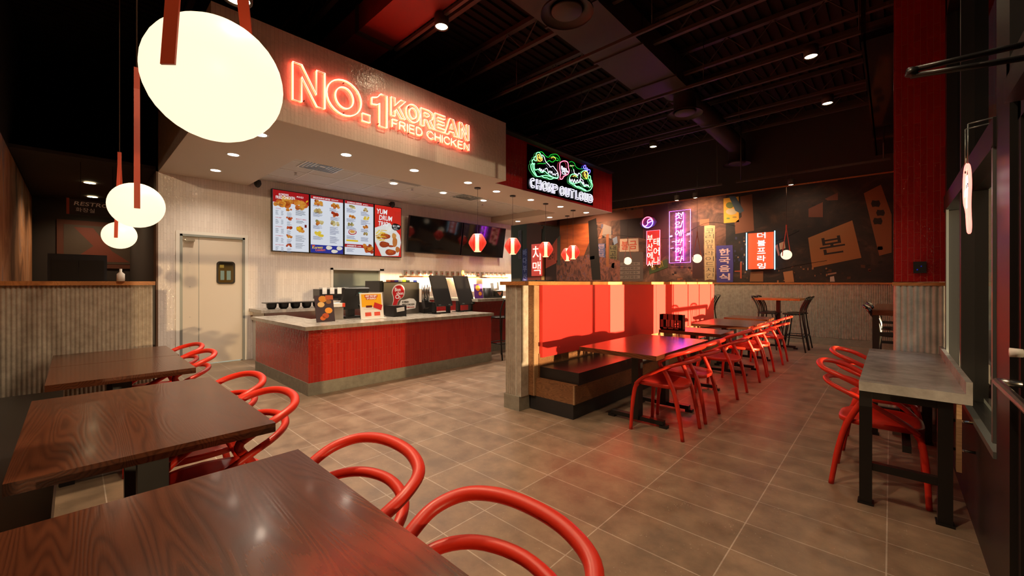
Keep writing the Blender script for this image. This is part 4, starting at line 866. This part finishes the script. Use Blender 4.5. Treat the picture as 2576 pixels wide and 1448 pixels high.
def mprint(poly,col,txt=None,tcol=None,name='printed_sign',vert=True,depth=None,box=None,rot=0,off=.01):
    MN[0]+=1; y=YM-.0012*(1+(MN[0]%6)); q=lambda u,v:ony(u,v,YM)
    b=B().use(col if col in M else flat(col,.7)); b.prism([(q(u,v)[0],y,q(u,v)[2]) for u,v in poly],(0,.001,0)); o=b.build(name,t)
    if txt:
        b=B().use(flat(tcol,.7)); u0=box[0] if box else min(p[0] for p in poly); u1=box[2] if box else max(p[0] for p in poly); v0=box[1] if box else min(p[1] for p in poly); v1=box[3] if box else max(p[1] for p in poly)
        A=q(u0,v1); C=q(u1,v0); W=C[0]-A[0]; H=C[2]-A[2]; n=len(txt)
        if vert:
            for i,ch in enumerate(txt): put_text(b,ch,FY(y-.001),A[0]+.14*W,C[2]-(i+.92)*H/n,C[0]-.14*W,C[2]-(i+.1)*H/n,offset=off,extrude=.0)
        else: put_text(b,txt,FY(y-.001),A[0]+.1*W,A[2]+.15*H,C[0]-.1*W,C[2]-.15*H,rot=rot,offset=off,extrude=.0)
        b.build('printed_lettering',o)
    return o
mprint([(1408,560),(1486,548),(1486,600),(1470,640),(1478,704),(1408,704)],'mural_sunset',name='printed_sunset')
mprint([(1400,556),(1540,536),(1618,524),(1618,547),(1490,560),(1400,568)],'7a4a36',name='printed_beam')
mprint([(1370,560),(1408,552),(1408,704),(1370,704)],'3c1a14',name='printed_facade')
mprint([(1400,655),(1480,640),(1560,655),(1560,706),(1400,706)],'mural_street',name='printed_street')
mprint([(1480,556),(1500,548),(1512,704),(1490,704),(1484,640)],'1c100c',name='printed_tower')
for i in range(6): mprint([(1484,560+i*17),(1496,558+i*17),(1496,566+i*17),(1484,568+i*17)],'0a0606',name='printed_balcony')
mprint([(1325,560),(1362,556),(1362,704),(1325,704)],'5a1c14',name='printed_facade')
mprint([(1304,580),(1312,578),(1312,650),(1304,650)],'5a4658','사장님','2a2030')
mprint([(1314,628),(1327,624),(1327,706),(1314,706)],'2a2470','바다부산','9a98d8')
mprint([(1362,610),(1372,606),(1372,704),(1362,704)],'8a6a40')
mprint([(1373,640),(1402,598),(1402,660),(1373,675)],'c8503c','보이','2a1010',box=(1376,632,1398,658),vert=False)
mprint([(1402,600),(1410,590),(1410,668),(1402,664)],'5a5048')
mprint([(1398,665),(1410,668),(1408,704),(1400,704)],'b06a28',name='printed_cup')
mprint([(1505,600),(1520,563),(1526,566),(1512,600)],'b06a4a'); mprint([(1518,563),(1538,570),(1538,600),(1515,592)],'8a7a70')
mprint([(1502,613),(1522,612),(1523,668),(1503,670)],'4a5480','핸드브레시','b09098')
mprint([(1495,627),(1502,626),(1502,672),(1495,672)],'c87a28'); mprint([(1525,590),(1532,588),(1532,670),(1525,670)],'9a5a34')
mprint([(1533,617),(1553,616),(1552,657),(1532,657)],'6a6040','내고향','1a1408')
mprint([(1511,671),(1530,670),(1530,702),(1511,702)],'b01814','부산','e0c080')
mprint([(1494,680),(1510,680),(1510,704),(1494,704)],'2a1c18')
mprint([(1541,600),(1552,594),(1554,610),(1545,616)],'7a88a0'); mprint([(1540,662),(1546,660),(1545,676),(1538,672)],'c0a0a0')
mprint([(1560,601),(1606,599),(1607,632),(1559,633)],'c8a890','불금','c03818',vert=False)
mprint([(1556,634),(1618,634),(1618,706),(1554,706)],'584a44',name='printed_menu_wall')
for i in range(4): mprint([(1560,660+i*11),(1610,659+i*11),(1610,667+i*11),(1560,668+i*11)],'7a6a62','고기국수','1c1614',vert=False,name='printed_menu_line')
mprint([(1632,672),(1679,650),(1681,672),(1634,690)],'3a4a24','KEY · CITY','c8b040',box=(1637,660,1676,683),vert=False,rot=.30,off=.0)
mprint([(1560,548),(1618,540),(1618,600),(1600,596),(1560,600)],'2c1a1a'); mprint([(1619,520),(1680,512),(1680,640),(1665,650),(1665,600),(1619,600)],'4a2428',name='printed_facade')
mprint([(1742,560),(1770,556),(1770,700),(1742,700)],'3c1c14',name='printed_facade')
mprint([(1760,552),(1784,550),(1784,566),(1760,568)],'8a5030')
mprint([(1772,568),(1786,566),(1799,567),(1798,600),(1799,640),(1798,704),(1786,702),(1773,705),(1772,650)],'b49a70','코리안프라이드치킨','4a4038',box=(1771,572,1800,700),off=-.008)
mprint([(1802,618),(1843,616),(1845,664),(1844,709),(1803,710)],'3c3478','한국음식','c8a8a8',box=(1804,622,1842,706),off=.03)
mprint([(1820,499),(1858,494),(1859,558),(1821,561)],'c89018',name='printed_stamp')
for c,cx,cy,rx,ry in (('5a6424',1836,516,10,8),('a89a78',1840,532,14,8),('4a7030',1832,549,5,2),('806820',1848,546,6,2)):
    mprint([(cx+rx*math.cos(k*PI/6),cy+ry*math.sin(k*PI/6)) for k in range(12)],c,name='printed_stamp_motif')
mprint([(1834,494),(1850,493),(1872,530),(1862,536),(1850,530)],'3a4a54',name='printed_ribbon')
mprint([(1862,494),(1892,488),(1897,580),(1850,588),(1848,560),(1866,545)],'6a3c22',name='printed_paper')
mprint([(2033,598),(2144,554),(2167,648),(2043,673)],'8a5a30','본','1a0e08',box=(2058,586,2138,652),off=.01,vert=False,rot=.14,name='printed_parchment')
mprint([(2173,486),(2216,464),(2243,540),(2243,635),(2212,643)],'7a4a28',name='printed_parchment')
for k,(cx,cy,r) in enumerate([(2203,512,12),(2215,535,11),(2208,556,12),(2222,580,12),(2226,606,10),(2214,624,7)]): mprint([(cx+r*math.cos(a*PI/4),cy+r*(1 if a%2 else .6)*math.sin(a*PI/4)) for a in range(8)],'160c08',name='printed_ink')
mprint([(2034,525),(2070,508),(2070,546),(2034,546)],'5a2c18'); mprint([(2075,500),(2108,484),(2108,503),(2082,504)],'5a2c18')
mprint([(1970,684),(1994,680),(1998,709),(1975,710)],'9a6a44',name='printed_paper'); mprint([(1978,688),(1990,686),(1992,704),(1986,702)],'140c08',name='printed_ink')
mprint([(1960,612),(1974,606),(1976,624),(1962,628)],'b08a68'); mprint([(1950,618),(1956,614),(1962,642),(1958,643)],'b06a58')
mprint([(1862,660),(1866,659),(1866,700),(1862,700)],'a84828'); mprint([(1848,681),(1866,680),(1866,683),(1848,683)],'a84828')
mprint([(1888,684),(1920,682),(1920,708),(1886,708)],'7a5030',name='printed_paper'); mprint([(2088,696),(2098,694),(2100,708),(2088,708)],'a89890')
mprint([(2082,688),(2104,684),(2104,688),(2082,692)],'8a6a58')
b=B().use('trim_wood'); b.box(-8.5,.34,YF-.03,YF,3.62,3.65); b.build('top_moulding',t)
def scatter(n,u0,u1,v0,v1,w,h,cols,seed):
    """small printed details of the mural photograph: lit windows, boards, people"""
    r=random.Random(seed); b=B()
    for i in range(n):
        u=r.uniform(u0,u1); v=r.uniform(v0,v1); a=r.uniform(.4,1)*w; c=r.uniform(.4,1)*h; k=r.uniform(-.15,.15)
        b.use(flat(r.choice(cols),.75)); P=[ony(x,y,YM) for x,y in ((u,v),(u+a,v+k*a),(u+a,v+k*a+c),(u,v+c))]
        y=YM-.0002-.00009*(i%9); b.prism([(p[0],y,p[2]) for p in P],(0,.00005,0))
    b.build('printed_detail',t)['kind']='stuff'
scatter(60,1404,1484,655,700,5,9,['b05030','d07840','3a1410','801810','c8a070','28100c','5a2018'],1)
scatter(40,1480,1556,560,700,6,12,['3a3038','6a4438','8a6048','20181c','50506a'],2)
scatter(26,1325,1366,562,700,7,16,['5a1c14','381014','703020','28141c'],3)
scatter(30,1560,1680,515,600,7,10,['5a3034','3a2024','6a4848','2a1418'],4)
scatter(34,1680,1772,600,706,8,8,['5a2c1c','7a4028','2c1810','8a5434'],5)
scatter(30,1846,1880,590,706,5,7,['4a3020','1a1210','8a6a50','2a2844'],6)
scatter(60,1950,2235,480,706,12,9,['140c08','2a160c','0e0806','4a2814','1c120e'],7)
scatter(26,1950,2090,668,706,5,6,['8a6040','5a3420','28180e'],8)
b=B().use(flat('0c0606',.8))
for pts in ([(1620,600),(1700,596),(1780,560),(1850,568)],[(1500,598),(1530,590),(1600,596)],[(1878,590),(1920,600),(1952,606),(2010,580)],[(1950,680),(2000,668),(2080,655)]):
    b.tube(smooth_path([ony(u,v,YM-.003) for u,v in pts],5),.005,5)
b.build('printed_cable',t)
# left wall mural
t=thing('corridor_mural','dark street mural printed along the left wall above the bench','mural',(0,0,0))
mural_mat('mural_left',[(.30,(.07,.03,.015)),(.45,(.40,.15,.05)),(.56,(.60,.27,.12)),(.66,(.26,.17,.16)),(.78,(.6,.45,.3))],(1.2,1,.7),1.1)
b=B().use('mural_left'); b.box(-7.6,-.5,-.6,-.59,1.0,3.55); b.box(-13.1,-7.65,-.6,-.592,1.0,3.15); b.build('base_print',t)
t=thing('corridor_poster','orange framed poster at the end of the restroom corridor','poster',(-13.19,0,0))
b=B().use(flat('5a2c18')); b.box(0,.02,-.25,1.25,1.7,2.75); b.build('frame',t)
b=B().use(flat('4a3a2c')); b.box(.02,.025,-.15,1.15,1.8,2.65); b.use(flat('6e3220')); b.prism([(.026,y,z) for y,z in ((-.05,1.85),(.3,2.2),(.0,2.6),(.3,2.6),(.6,2.1),(.9,1.85))],(.001,0,0)); b.build('print',t)
# restroom sign
t=thing('restroom_sign','hanging brown sign reading RESTROOM in the dark corridor','sign',(-9,0,0))
b=B().use(flat('2c211a')); b.box(-.02,.0,-.065,.62,2.40,2.63); b.build('panel',t)
b=B().use(flat('a03c1a')); b.box(-.02,.003,-.075,-.045,2.40,2.64); b.build('side_stripe',t)
b=B().use(flat('e8e0d8',.5)); put_text(b,'RESTROOM',FX(.003),.0,2.54,.55,2.60,offset=.01,shear=.15); put_text(b,'화장실',FX(.003),.02,2.445,.22,2.51); b.build('lettering',t)
b=B().use('joist'); b.tube([(-.01,.07,2.63),(-.01,.07,3.2)],.004,6); b.tube([(-.01,.42,2.63),(-.01,.42,3.2)],.004,6); b.build('hanging_rod',t)
t=thing('trash_station','tall black cabinet standing behind the fluted partition','cabinet',(-8.6,0,0))
b=B().use('plinth'); b.box(-.5,0,-.25,.34,0,1.78); b.build('body',t,bevel=.004); b=B().use('black_metal'); b.box(0,.004,-.22,.04,.05,1.7).box(0,.004,.05,.31,.05,1.7); b.build('door_panel',t)
b=B().use('paper',True); b.lathe([(0,0),(.03,0),(.03,.07),(.01,.09),(.01,.12),(0,.12)],c=(-5.47,.31,1.385),seg=14); tag(b.build('soap_bottle'),'small white pump bottle on the partition ledge','bottle')
# ================================================================= LEFT SEATING
t=thing('fluted_partition','fluted stone partition with wooden cap at the end of the left bench','partition',(-5.5,0,0))
b=B().use('flute'); b.box(-.12,-.02,-.6,.55,.0,1.35); flutes(b,FX(-.02),-.6,.55,0,1.35,.0285,.012); b.build('fluted_panel',t)
b=B().use('trim_wood'); b.box(-.16,.02,-.6,.565,1.347,1.385); b.build('cap',t)
b=B().use('black_metal'); b.box(-.12,-.015,.55,.565,0,1.35); b.build('end_strip',t)
t=thing('left_bench','long black upholstered bench along the left wall','bench',(0,0,0))
b=B().use('plinth'); b.box(-5.05,.2,-.58,-.16,0,.34); b.build('base',t)
b=B().use('vinyl_black'); b.box(-5.1,.2,-.58,-.06,.34,.47); b.build('seat_cushion',t,bevel=.03)
b=B().use('vinyl_black'); b.box(-5.1,.2,-.59,-.5,.47,1.0); b.build('back_cushion',t,bevel=.03)
def tee_base(b,cx,cy,h,half=.28,along='x'):
    b.box(cx-.035,cx+.035,cy-.05,cy+.05,.03,h)
    if along=='x': b.box(cx-half,cx+half,cy-.03,cy+.03,.025,.065); [b.box(cx+s*half-.035,cx+s*half+.035,cy-.03,cy+.03,0,.03) for s in (-1,1)]
    else: b.box(cx-.03,cx+.03,cy-half,cy+half,.025,.065); [b.box(cx-.03,cx+.03,cy+s*half-.035,cy+s*half+.035,0,.03) for s in (-1,1)]
def table(label,x0,x1,y0,y1,h=.75,bases=(),along='x',seam=None,group=None,name='dining_table'):
    cx,cy=(x0+x1)/2,(y0+y1)/2; t=thing(name,label,'table',(cx,cy,0),0,group)
    if seam is None:
        b=B().use('table_wood'); b.box(x0-cx,x1-cx,y0-cy,y1-cy,h-.04,h); b.build('tabletop',t,bevel=.004)
    for bx,by in bases:
        b=B().use('black_metal'); tee_base(b,bx-cx,by-cy,h-.04,.27,along); b.box(bx-cx-.15,bx-cx+.15,by-cy-.05,by-cy+.05,h-.055,h-.04); b.build('pedestal_base',t,bevel=.003)
    return t
GT='wooden tables along the left bench'
table('dark walnut table nearest, filling the lower left corner',-1.62,-.28,-.14,.57,bases=((-1.3,.21),(-.6,.21)),along='y',group=GT)
table('dark walnut table in the middle of the left row',-3.30,-2.0,-.15,.61,bases=((-2.95,.23),(-2.32,.23)),along='y',group=GT)
table('small walnut table pushed against its twin nearest the middle table in the left row',-4.49,-3.73,-.12,.61,bases=((-4.1,.24),),along='y',group=GT)
table('small walnut table closest to the fluted partition',-5.24,-4.50,-.12,.62,bases=((-4.9,.24),),along='y',group=GT)
# ================================================================= CHAIRS
def make_chair(label):
    t=thing('red_loop_chair',label,'chair')
    n=6
    def seat():
        b=B().use('chair_red',True); pts=[]
        for k in range(28):
            a=2*PI*k/28; ca,sa=math.cos(a),math.sin(a); e=.62
            x=.225*math.copysign(abs(ca)**e,ca); y=-.03+.215*math.copysign(abs(sa)**e,sa)
            if y>-.03: x*=1-.12*((y+.03)/.215)
            pts.append((x,y))
        def ring(sc,z): return [b.bm.verts.new((x*sc,-.03+(y+.03)*sc,z+.018*(x/.225)**2*sc)) for x,y in pts]
        R=[ring(.02,.435),ring(.5,.436),ring(.9,.446),ring(1.0,.448),ring(1.01,.44),ring(1.0,.418),ring(.9,.41),ring(.02,.405)]
        for A,C in zip(R,R[1:]):
            for k in range(28): b.face([A[k],A[(k+1)%28],C[(k+1)%28],C[k]],True)
        b.face(R[0][::-1],True); b.face(R[-1],True)
        b.build('seat',t)
    seat()
    for s in (-1,1):
        b=B().use('chair_red',True); b.tube(smooth_path([(s*.235,-.255,0),(s*.228,-.245,.2),(s*.215,-.225,.38),(s*.205,-.20,.44)],4),[.016]*5+[.0185]*5+[.021]*3,10); b.build('leg',t)
        b=B().use('chair_red',True); b.tube(smooth_path([(s*.215,.215,0),(s*.212,.185,.2),(s*.208,.14,.40),(s*.212,.07,.56),(s*.222,.02,.64),(s*.235,.03,.68)],4),[.016]*4+[.019]*17,10); b.build('leg',t)
    hi=[(-.235,.03,.675),(-.248,.09,.712),(-.25,.17,.75),(-.208,.245,.775),(-.115,.285,.79),(0,.297,.794)]
    P=smooth_path(hi+[(-x,y,z) for x,y,z in hi[-2::-1]],5)
    b=B().use('chair_red',True); b.tube(P,.0205,12,flat_=.85); b.build('top_rail',t)
    lo=[(-.212,-.215,.43),(-.232,-.15,.49),(-.248,-.04,.56),(-.250,.07,.62),(-.225,.16,.655),(-.14,.232,.675),(0,.262,.682)]
    P=smooth_path(lo+[(-x,y,z) for x,y,z in lo[-2::-1]],5)
    b=B().use('chair_red',True); b.tube(P,.0185,12,flat_=.85); b.build('arm_rail',t)
    return t
GR1='red chairs along the left tables'; GR2='red chairs along the booth tables'; GR3='red chairs at the window bar'
spots=[(-.672,.505,0,'red loop-backed chair nearest the camera, at the near end of the front table',GR1),(-1.29,.49,0,'red loop-backed chair at the far end of the front walnut table',GR1),
(-2.32,.475,0,'red loop-backed chair at the middle table, the nearer of its two',GR1),(-2.885,.49,0,'red loop-backed chair at the middle table, the farther of its two',GR1),(-4.17,.50,0,'red chair at the small table next to the middle one',GR1),(-4.71,.51,0,'red chair closest to the service door',GR1)]
for i,y in enumerate((3.79,4.385,5.51,6.62,7.135,8.25)):
    spots.append((-1.53,y,-PI/2,['red loop-backed chair first in the row facing the red booth','red loop-backed chair second in the row facing the booth','red loop-backed chair third in the row facing the booth','red loop-backed chair fourth in the booth row, at the third table','red loop-backed chair fifth in the booth row','red loop-backed chair last in the booth row, nearest the mural'][i],GR2))
spots+=[(-.085,3.745,PI/2,'red loop-backed chair at the grey window bar, the nearer one',GR3),(-.075,4.51,PI/2,'red loop-backed chair at the grey window bar, the farther one',GR3)]
c0=None
for x,y,rz,l,g in spots:
    if c0 is None: c0=make_chair(l); c0.location=(x,y,0); c0.rotation_euler=(0,0,rz); c0['group']=g
    else: copy_tree(c0,(x,y,0),rz,l,g)
# ================================================================= BOOTH
Y0,Y1=3.24,9.30
t=thing('booth_divider','long low divider wall with fluted end and wooden cap','partition',(0,0,0))
b=B().use('flute'); b.box(-3.10,-2.89,Y0+.01,Y1,.15,1.345); flutes(b,FY(Y0+.01),-3.115,-2.955,.15,1.345,.0265,.013); flutes(b,FX(-2.965) if 0 else Matrix(((0,0,-1,-3.10),(-1,0,0,0),(0,1,0,0),(0,0,0,1))),-Y1,-Y0,.15,1.345,.0285,.012); b.build('fluted_panel',t)
b=B().use('flute_pale'); flutes(b,FX(-2.955),Y0+.0,Y0+.13,.15,1.345,.022,.009); b.box(-2.97,-2.955,Y0,Y0+.13,.15,1.345); b.build('corner_flute',t)
b=B().use('base_tile'); b.box(-3.125,-2.90,Y0-.01,Y0+.16,0,.155); b.box(-3.125,-3.09,Y0,Y1,0,.155); b.build('tile_base',t)
b=B().use('trim_wood'); b.box(-3.17,-2.80,Y0-.03,Y1+.02,1.345,1.385); b.build('cap',t,bevel=.003)
t=thing('booth_bench','long booth bench with red padded back and black seat cushion','booth',(0,0,0))
b=B().use('booth_wood'); b.box(-2.89,-2.82,3.37,3.44,.155,1.345); b.build('end_panel',t)
b=B().use('edge_wood'); b.box(-2.822,-2.808,3.37,3.455,.155,1.34); b.build('end_edge',t)
b=B().use('booth_wood'); b.box(-2.89,-2.31,3.40,Y1,.15,.34); b.box(-2.89,-2.80,3.44,Y1,.335,.60); b.use('edge_wood'); b.box(-2.325,-2.308,3.395,3.41,.15,.34); b.build('wood_base',t)
b=B().use('plinth'); b.box(-2.89,-2.325,3.40,Y1,0,.15); b.build('plinth',t)
b=B().use('vinyl_black'); b.box(-2.80,-2.30,3.46,6.4,.335,.46); b.build('seat_cushion',t,bevel=.035)
b=B().use('vinyl_black'); b.box(-2.80,-2.30,6.42,Y1,.335,.46); b.build('seat_cushion',t,bevel=.035)
b=B().use('vinyl_red'); b.box(-2.90,-2.765,3.46,6.38,.56,1.343); b.build('back_cushion',t,bevel=.05)
b=B().use('vinyl_red'); b.box(-2.90,-2.765,6.39,Y1,.56,1.343); b.build('back_cushion',t,bevel=.05)
b=B().use('plinth'); b.box(-2.9,-2.33,Y1,Y1+.02,0,.46); b.build('far_end_panel',t)
GB='wooden tables along the red booth'
table('long walnut table nearest in the booth row',-2.22,-1.45,3.35,4.69,bases=((-1.84,3.80),(-1.84,4.46)),group=GB)
table('small square walnut table second in the booth row',-2.26,-1.50,5.30,5.86,bases=((-1.9,5.58),),group=GB)
table('walnut table third in the booth row',-2.24,-1.46,6.44,7.62,bases=((-1.85,6.75),(-1.85,7.3)),group=GB)
table('walnut table farthest in the booth row',-2.2,-1.52,7.96,8.62,bases=((-1.85,8.3),),group=GB)
# condiment caddy on second table
t=thing('condiment_caddy','dark red slotted caddy standing on the second booth table','caddy',(-2.13,5.42,.75))
b=B().use(flat('5a0c0c')); 
for x0,x1,z0_,z1_ in ((-.15,.15,0,.03),(-.15,.15,.13,.20),(-.15,-.1,0,.2),(.1,.15,0,.2),(-.05,-.035,0,.2),(.035,.05,0,.2)): b.box(x0,x1,-.05,-.035,z0_,z1_); b.box(x0,x1,.035,.05,z0_,z1_)
b.box(-.15,.15,-.05,.05,0,.01).box(-.15,-.135,-.05,.05,0,.2).box(.135,.15,-.05,.05,0,.2); b.build('box',t)
# ================================================================= WINDOW BAR
t=thing('window_bar_table','grey concrete-look bar table on black steel legs by the window','table',(0,0,0))
b=B().use('bar_concrete'); b.box(-.145,.325,3.31,5.035,.705,.762); b.build('tabletop',t,bevel=.003)
b=B().use('bar_concrete'); b.box(.300,.325,3.31,5.035,.762,.83); b.build('backsplash',t)
for y in (3.37,4.95):
    b=B().use('black_metal'); 
    for x in (-.115,.225): b.box(x-.03,x+.03,y-.03,y+.03,.012,.705).box(x-.038,x+.038,y-.038,y+.038,0,.012)
    b.box(-.115,.225,y-.02,y+.02,.215,.26).box(-.115,.225,y-.02,y+.02,.655,.70); b.build('leg_frame',t)
b=B().use('black_metal'); b.box(.05,.09,3.37,4.95,.36,.40); b.box(-.10,-.06,3.37,4.95,.66,.70); b.build('stretcher',t)
t=thing('wooden_door_pull','wooden pull bar on two steel bolts below the window sill','handle',(.34,3.36,0))
b=B().use('edge_wood'); b.box(-.075,-.055,-.05,.05,.33,.70); b.build('bar',t,bevel=.004)
for z in (.44,.60):
    b=B().use('chrome',True); b.tube([(-.09,0,z),(0,0,z)],.008,8); b.lathe([(0,0),(.014,0),(.014,.008),(0,.008)],c=(-.09,0,z),seg=12,mx=Matrix.Rotation(-PI/2,4,'Y')); b.build('bolt',t)
# outlet box on column
t=thing('wall_outlet','small black device plate on the red tiled column','outlet',(.185,5.05,1.50))
b=B().use('plastic_black'); b.box(-.04,.04,-.035,0,-.045,.055); b.build('plate',t,bevel=.006); b=B().use(flat('2030c0',.2,.6)); b.box(-.02,-.012,-.037,-.035,-.02,-.01); b.box(.005,.012,-.037,-.035,.01,.018); b.build('status_light',t)
# right window neon logo (seen edge on)
t=thing('window_neon_sign','pink neon logo hanging in the window, seen edge on','neon sign',(.26,2.75,1.50),.0)
F=Matrix(((0,0,1,0),(1,0,0,0),(0,1,0,0),(0,0,0,1)))
b=B().use(mat('neon_rose',(.9,.3,.3),.3,emit=(1,.22,.17),es=2.6),True); logo(b,F,.86,0,0,outline=.006); b.build('outline_tube',t)
b=B().use('neon_white'); logo_text(b,F,.86,0,0); b.build('logo_lettering',t)
b=B().use('alum'); b.tube([(0,.05,.40),(0,.05,.60)],.003,5); b.tube([(0,.14,.39),(0,.14,.60)],.003,5); b.tube([(0,.05,.6),(.09,.05,.61)],.003,5); b.tube([(0,.14,.6),(.09,.14,.61)],.003,5); b.build('hanger',t)
# front door (right foreground)
t=thing('entrance_door','black framed glass entrance door at the right edge','door',(.36,0,0))
b=B().use('black_metal'); b.box(0,.05,2.44,2.54,.01,2.11).box(0,.05,1.15,1.26,.01,2.11).box(0,.05,1.15,2.54,.01,.24).box(0,.05,1.15,2.54,2.0,2.11); b.build('frame',t)
b=B().use('door_glass'); b.poly([(.02,1.26,.24),(.02,2.44,.24),(.02,2.44,2.0),(.02,1.26,2.0)]); b.build('glass_pane',t)
b=B().use('steel',True); b.tube([(-.06,2.42,.99),(-.06,1.25,.99)],.014,10); b.tube([(0,2.42,.99),(-.06,2.42,.99)],.014,10); b.build('push_bar',t)
b=B().use('plastic_black'); b.box(-.06,0,1.9,2.3,2.02,2.10); b.tube([(-.02,2.0,2.06),(-.31,1.945,2.075)],.010,8); b.tube([(-.31,1.945,2.075),(-.305,1.945,2.10)],.016,8); b.tube([(-.31,1.945,2.095),(-.02,2.04,2.12)],.010,8); b.build('closer_arm',t)
b=B().use('paper',True); b.lathe([(0,0),(.014,0),(.016,.03),(0,.03)],c=(-.03,2.2,1.13),seg=12,mx=Matrix.Rotation(-PI/2,4,'Y')); b.build('door_stop',t)
t=thing('parked_car','pale parked car seen through the window glass beyond the entrance','car',(1.9,9.6,-.15))
b=B().use(mat('car_paint',(.6,.6,.58),.25,coat=.5),True)
secs=[(-2.1,.35,.62,.80),(-1.9,.28,.78,.86),(-1.0,.25,.92,.9),(0,.25,.95,.9),(1.2,.25,.93,.9),(1.95,.3,.8,.86),(2.15,.4,.6,.78)]
Rg=[]
for y,zl,zh,hw in secs: Rg.append([b.bm.verts.new((hw*cx,y,zl+(zh-zl)*cz)) for cx,cz in ((-1,.1),(-1,.7),(-.92,1),(.92,1),(1,.7),(1,.1),(.8,0),(-.8,0))])
for A_,C_ in zip(Rg,Rg[1:]):
    for k in range(8): b.face([A_[k],A_[(k+1)%8],C_[(k+1)%8],C_[k]],True)
b.face(Rg[0]); b.face(Rg[-1]); b.build('body',t)
b=B().use('screen_off',True); Rg=[]
for y,zh,hw in ((-1.7,.86,.78),(-1.0,1.38,.66),(.5,1.42,.68),(1.1,.93,.78)): Rg.append([b.bm.verts.new(q) for q in ((-.82,y,.86),(-hw,y,zh),(hw,y,zh),(.82,y,.86))])
for A_,C_ in zip(Rg,Rg[1:]):
    for k in range(3): b.face([A_[k],A_[k+1],C_[k+1],C_[k]])
b.face(Rg[0]); b.build('cabin_glass',t)
for x in (-.85,.85):
    for y in (-1.35,1.3):
        b=B().use('vinyl_black',True); b.tube([(x-.1,y,.32),(x+.1,y,.32)],.32,24); b.use('steel'); b.tube([(x-.11,y,.32),(x+.11,y,.32)],.19,16); b.build('wheel',t)
b=B().use(flat('a01010')); b.box(-.84,-.55,-2.13,-2.05,.62,.74); b.box(.55,.84,-2.13,-2.05,.62,.74); b.build('tail_light',t)
# ================================================================= HIGH TABLES AND BLACK STOOLS
def make_stool(label):
    t=thing('black_bar_chair',label,'bar chair')
    b=B().use('stool_black',True); b.lathe([(0,.755),(.17,.755),(.19,.74),(.17,.725),(0,.725)],seg=24); b.build('seat',t)
    for sx in (-1,1):
        b=B().use('stool_black',True); b.tube(smooth_path([(sx*.21,-.2,0),(sx*.17,-.15,.4),(sx*.14,-.11,.73)],3),.012,8); b.build('leg',t)
        b=B().use('stool_black',True); b.tube(smooth_path([(sx*.20,.23,0),(sx*.17,.16,.45),(sx*.15,.13,.74),(sx*.16,.16,.9),(sx*.17,.24,1.06)],3),.013,8); b.build('leg',t)
    b=B().use('stool_black',True); b.tube(smooth_path([(-.17,.24,1.06),(-.1,.27,1.08),(0,.28,1.085),(.1,.27,1.08),(.17,.24,1.06)],3),.016,8); b.build('top_rail',t)
    for x in (-.06,.06):
        b=B().use('stool_black',True); b.tube(smooth_path([(x*.8,.15,.74),(x,.16,.88),(x*1.3,.26,1.07)],3),.01,8); b.build('back_spindle',t)
    b=B().use('stool_black',True); b.tube([(-.185,-.17,.28),(.185,-.17,.28),(.185,.19,.28),(-.185,.19,.28)],.009,6,closed=True); b.build('foot_rail',t)
    return t
GH='high tables before the mural'; GS='black bar chairs'
def high_table(x,y,l):
    t=thing('high_table',l,'table',(x,y,0),0,GH)
    b=B().use('trim_wood'); b.box(-.42,.42,-.36,.36,1.01,1.05); b.build('tabletop',t,bevel=.003)
    b=B().use('black_metal'); tee_base(b,0,0,1.01,.3,'x'); b.build('pedestal_base',t)
high_table(-1.74,10.15,'orange wooden high table before the right part of the mural'); high_table(-3.58,10.15,'orange wooden high table hidden behind the booth end'); high_table(-5.2,10.2,'wooden high table farthest left behind the booth')
s0=make_stool('black bar chair on the window side of the right high table, nearer'); s0.location=(-1.45,9.93,0); s0.rotation_euler=(0,0,-PI/2); s0['group']=GS
for x,y,rz,l in ((-1.44,10.38,-PI/2,'black bar chair on the window side of the right high table, farther'),(-1.90,9.93,PI/2,'black bar chair on the booth side of the right high table, nearer'),(-1.90,10.38,PI/2,'black bar chair on the booth side of the right high table, farther'),(-3.23,9.9,-PI/2,'black bar chair just past the end of the red booth, nearer'),(-3.23,10.35,-PI/2,'black bar chair just past the end of the red booth, farther'),
 (.03,6.75,PI/2,'black bar chair tucked at the dark window bar behind the column, nearer'),(.03,7.7,PI/2,'black bar chair tucked at the dark window bar behind the column, farther'),
 (-5.25,5.35,-PI/2,'dark stool at the bar counter beside the fluted divider end'),(-5.25,6.1,-PI/2,'second dark stool at the bar counter, mostly hidden by the divider'),(-5.25,6.9,-PI/2,'third dark stool at the bar counter, hidden by the divider')): copy_tree(s0,(x,y,0),rz,l)
t=thing('tall_window_bar','tall wooden window bar on dark legs behind the red column','table',(0,0,0))
b=B().use('table_wood'); b.box(-.16,.3,6.4,8.45,.99,1.05); b.build('tabletop',t)
for y in (6.45,8.4):
    b=B().use('black_metal')
    for x in (-.13,.26): b.box(x-.03,x+.03,y-.03,y+.03,0,.99)
    for z in (.3,.45,.75): b.box(-.13,.26,y-.015,y+.015,z,z+.04)
    b.build('leg_frame',t)
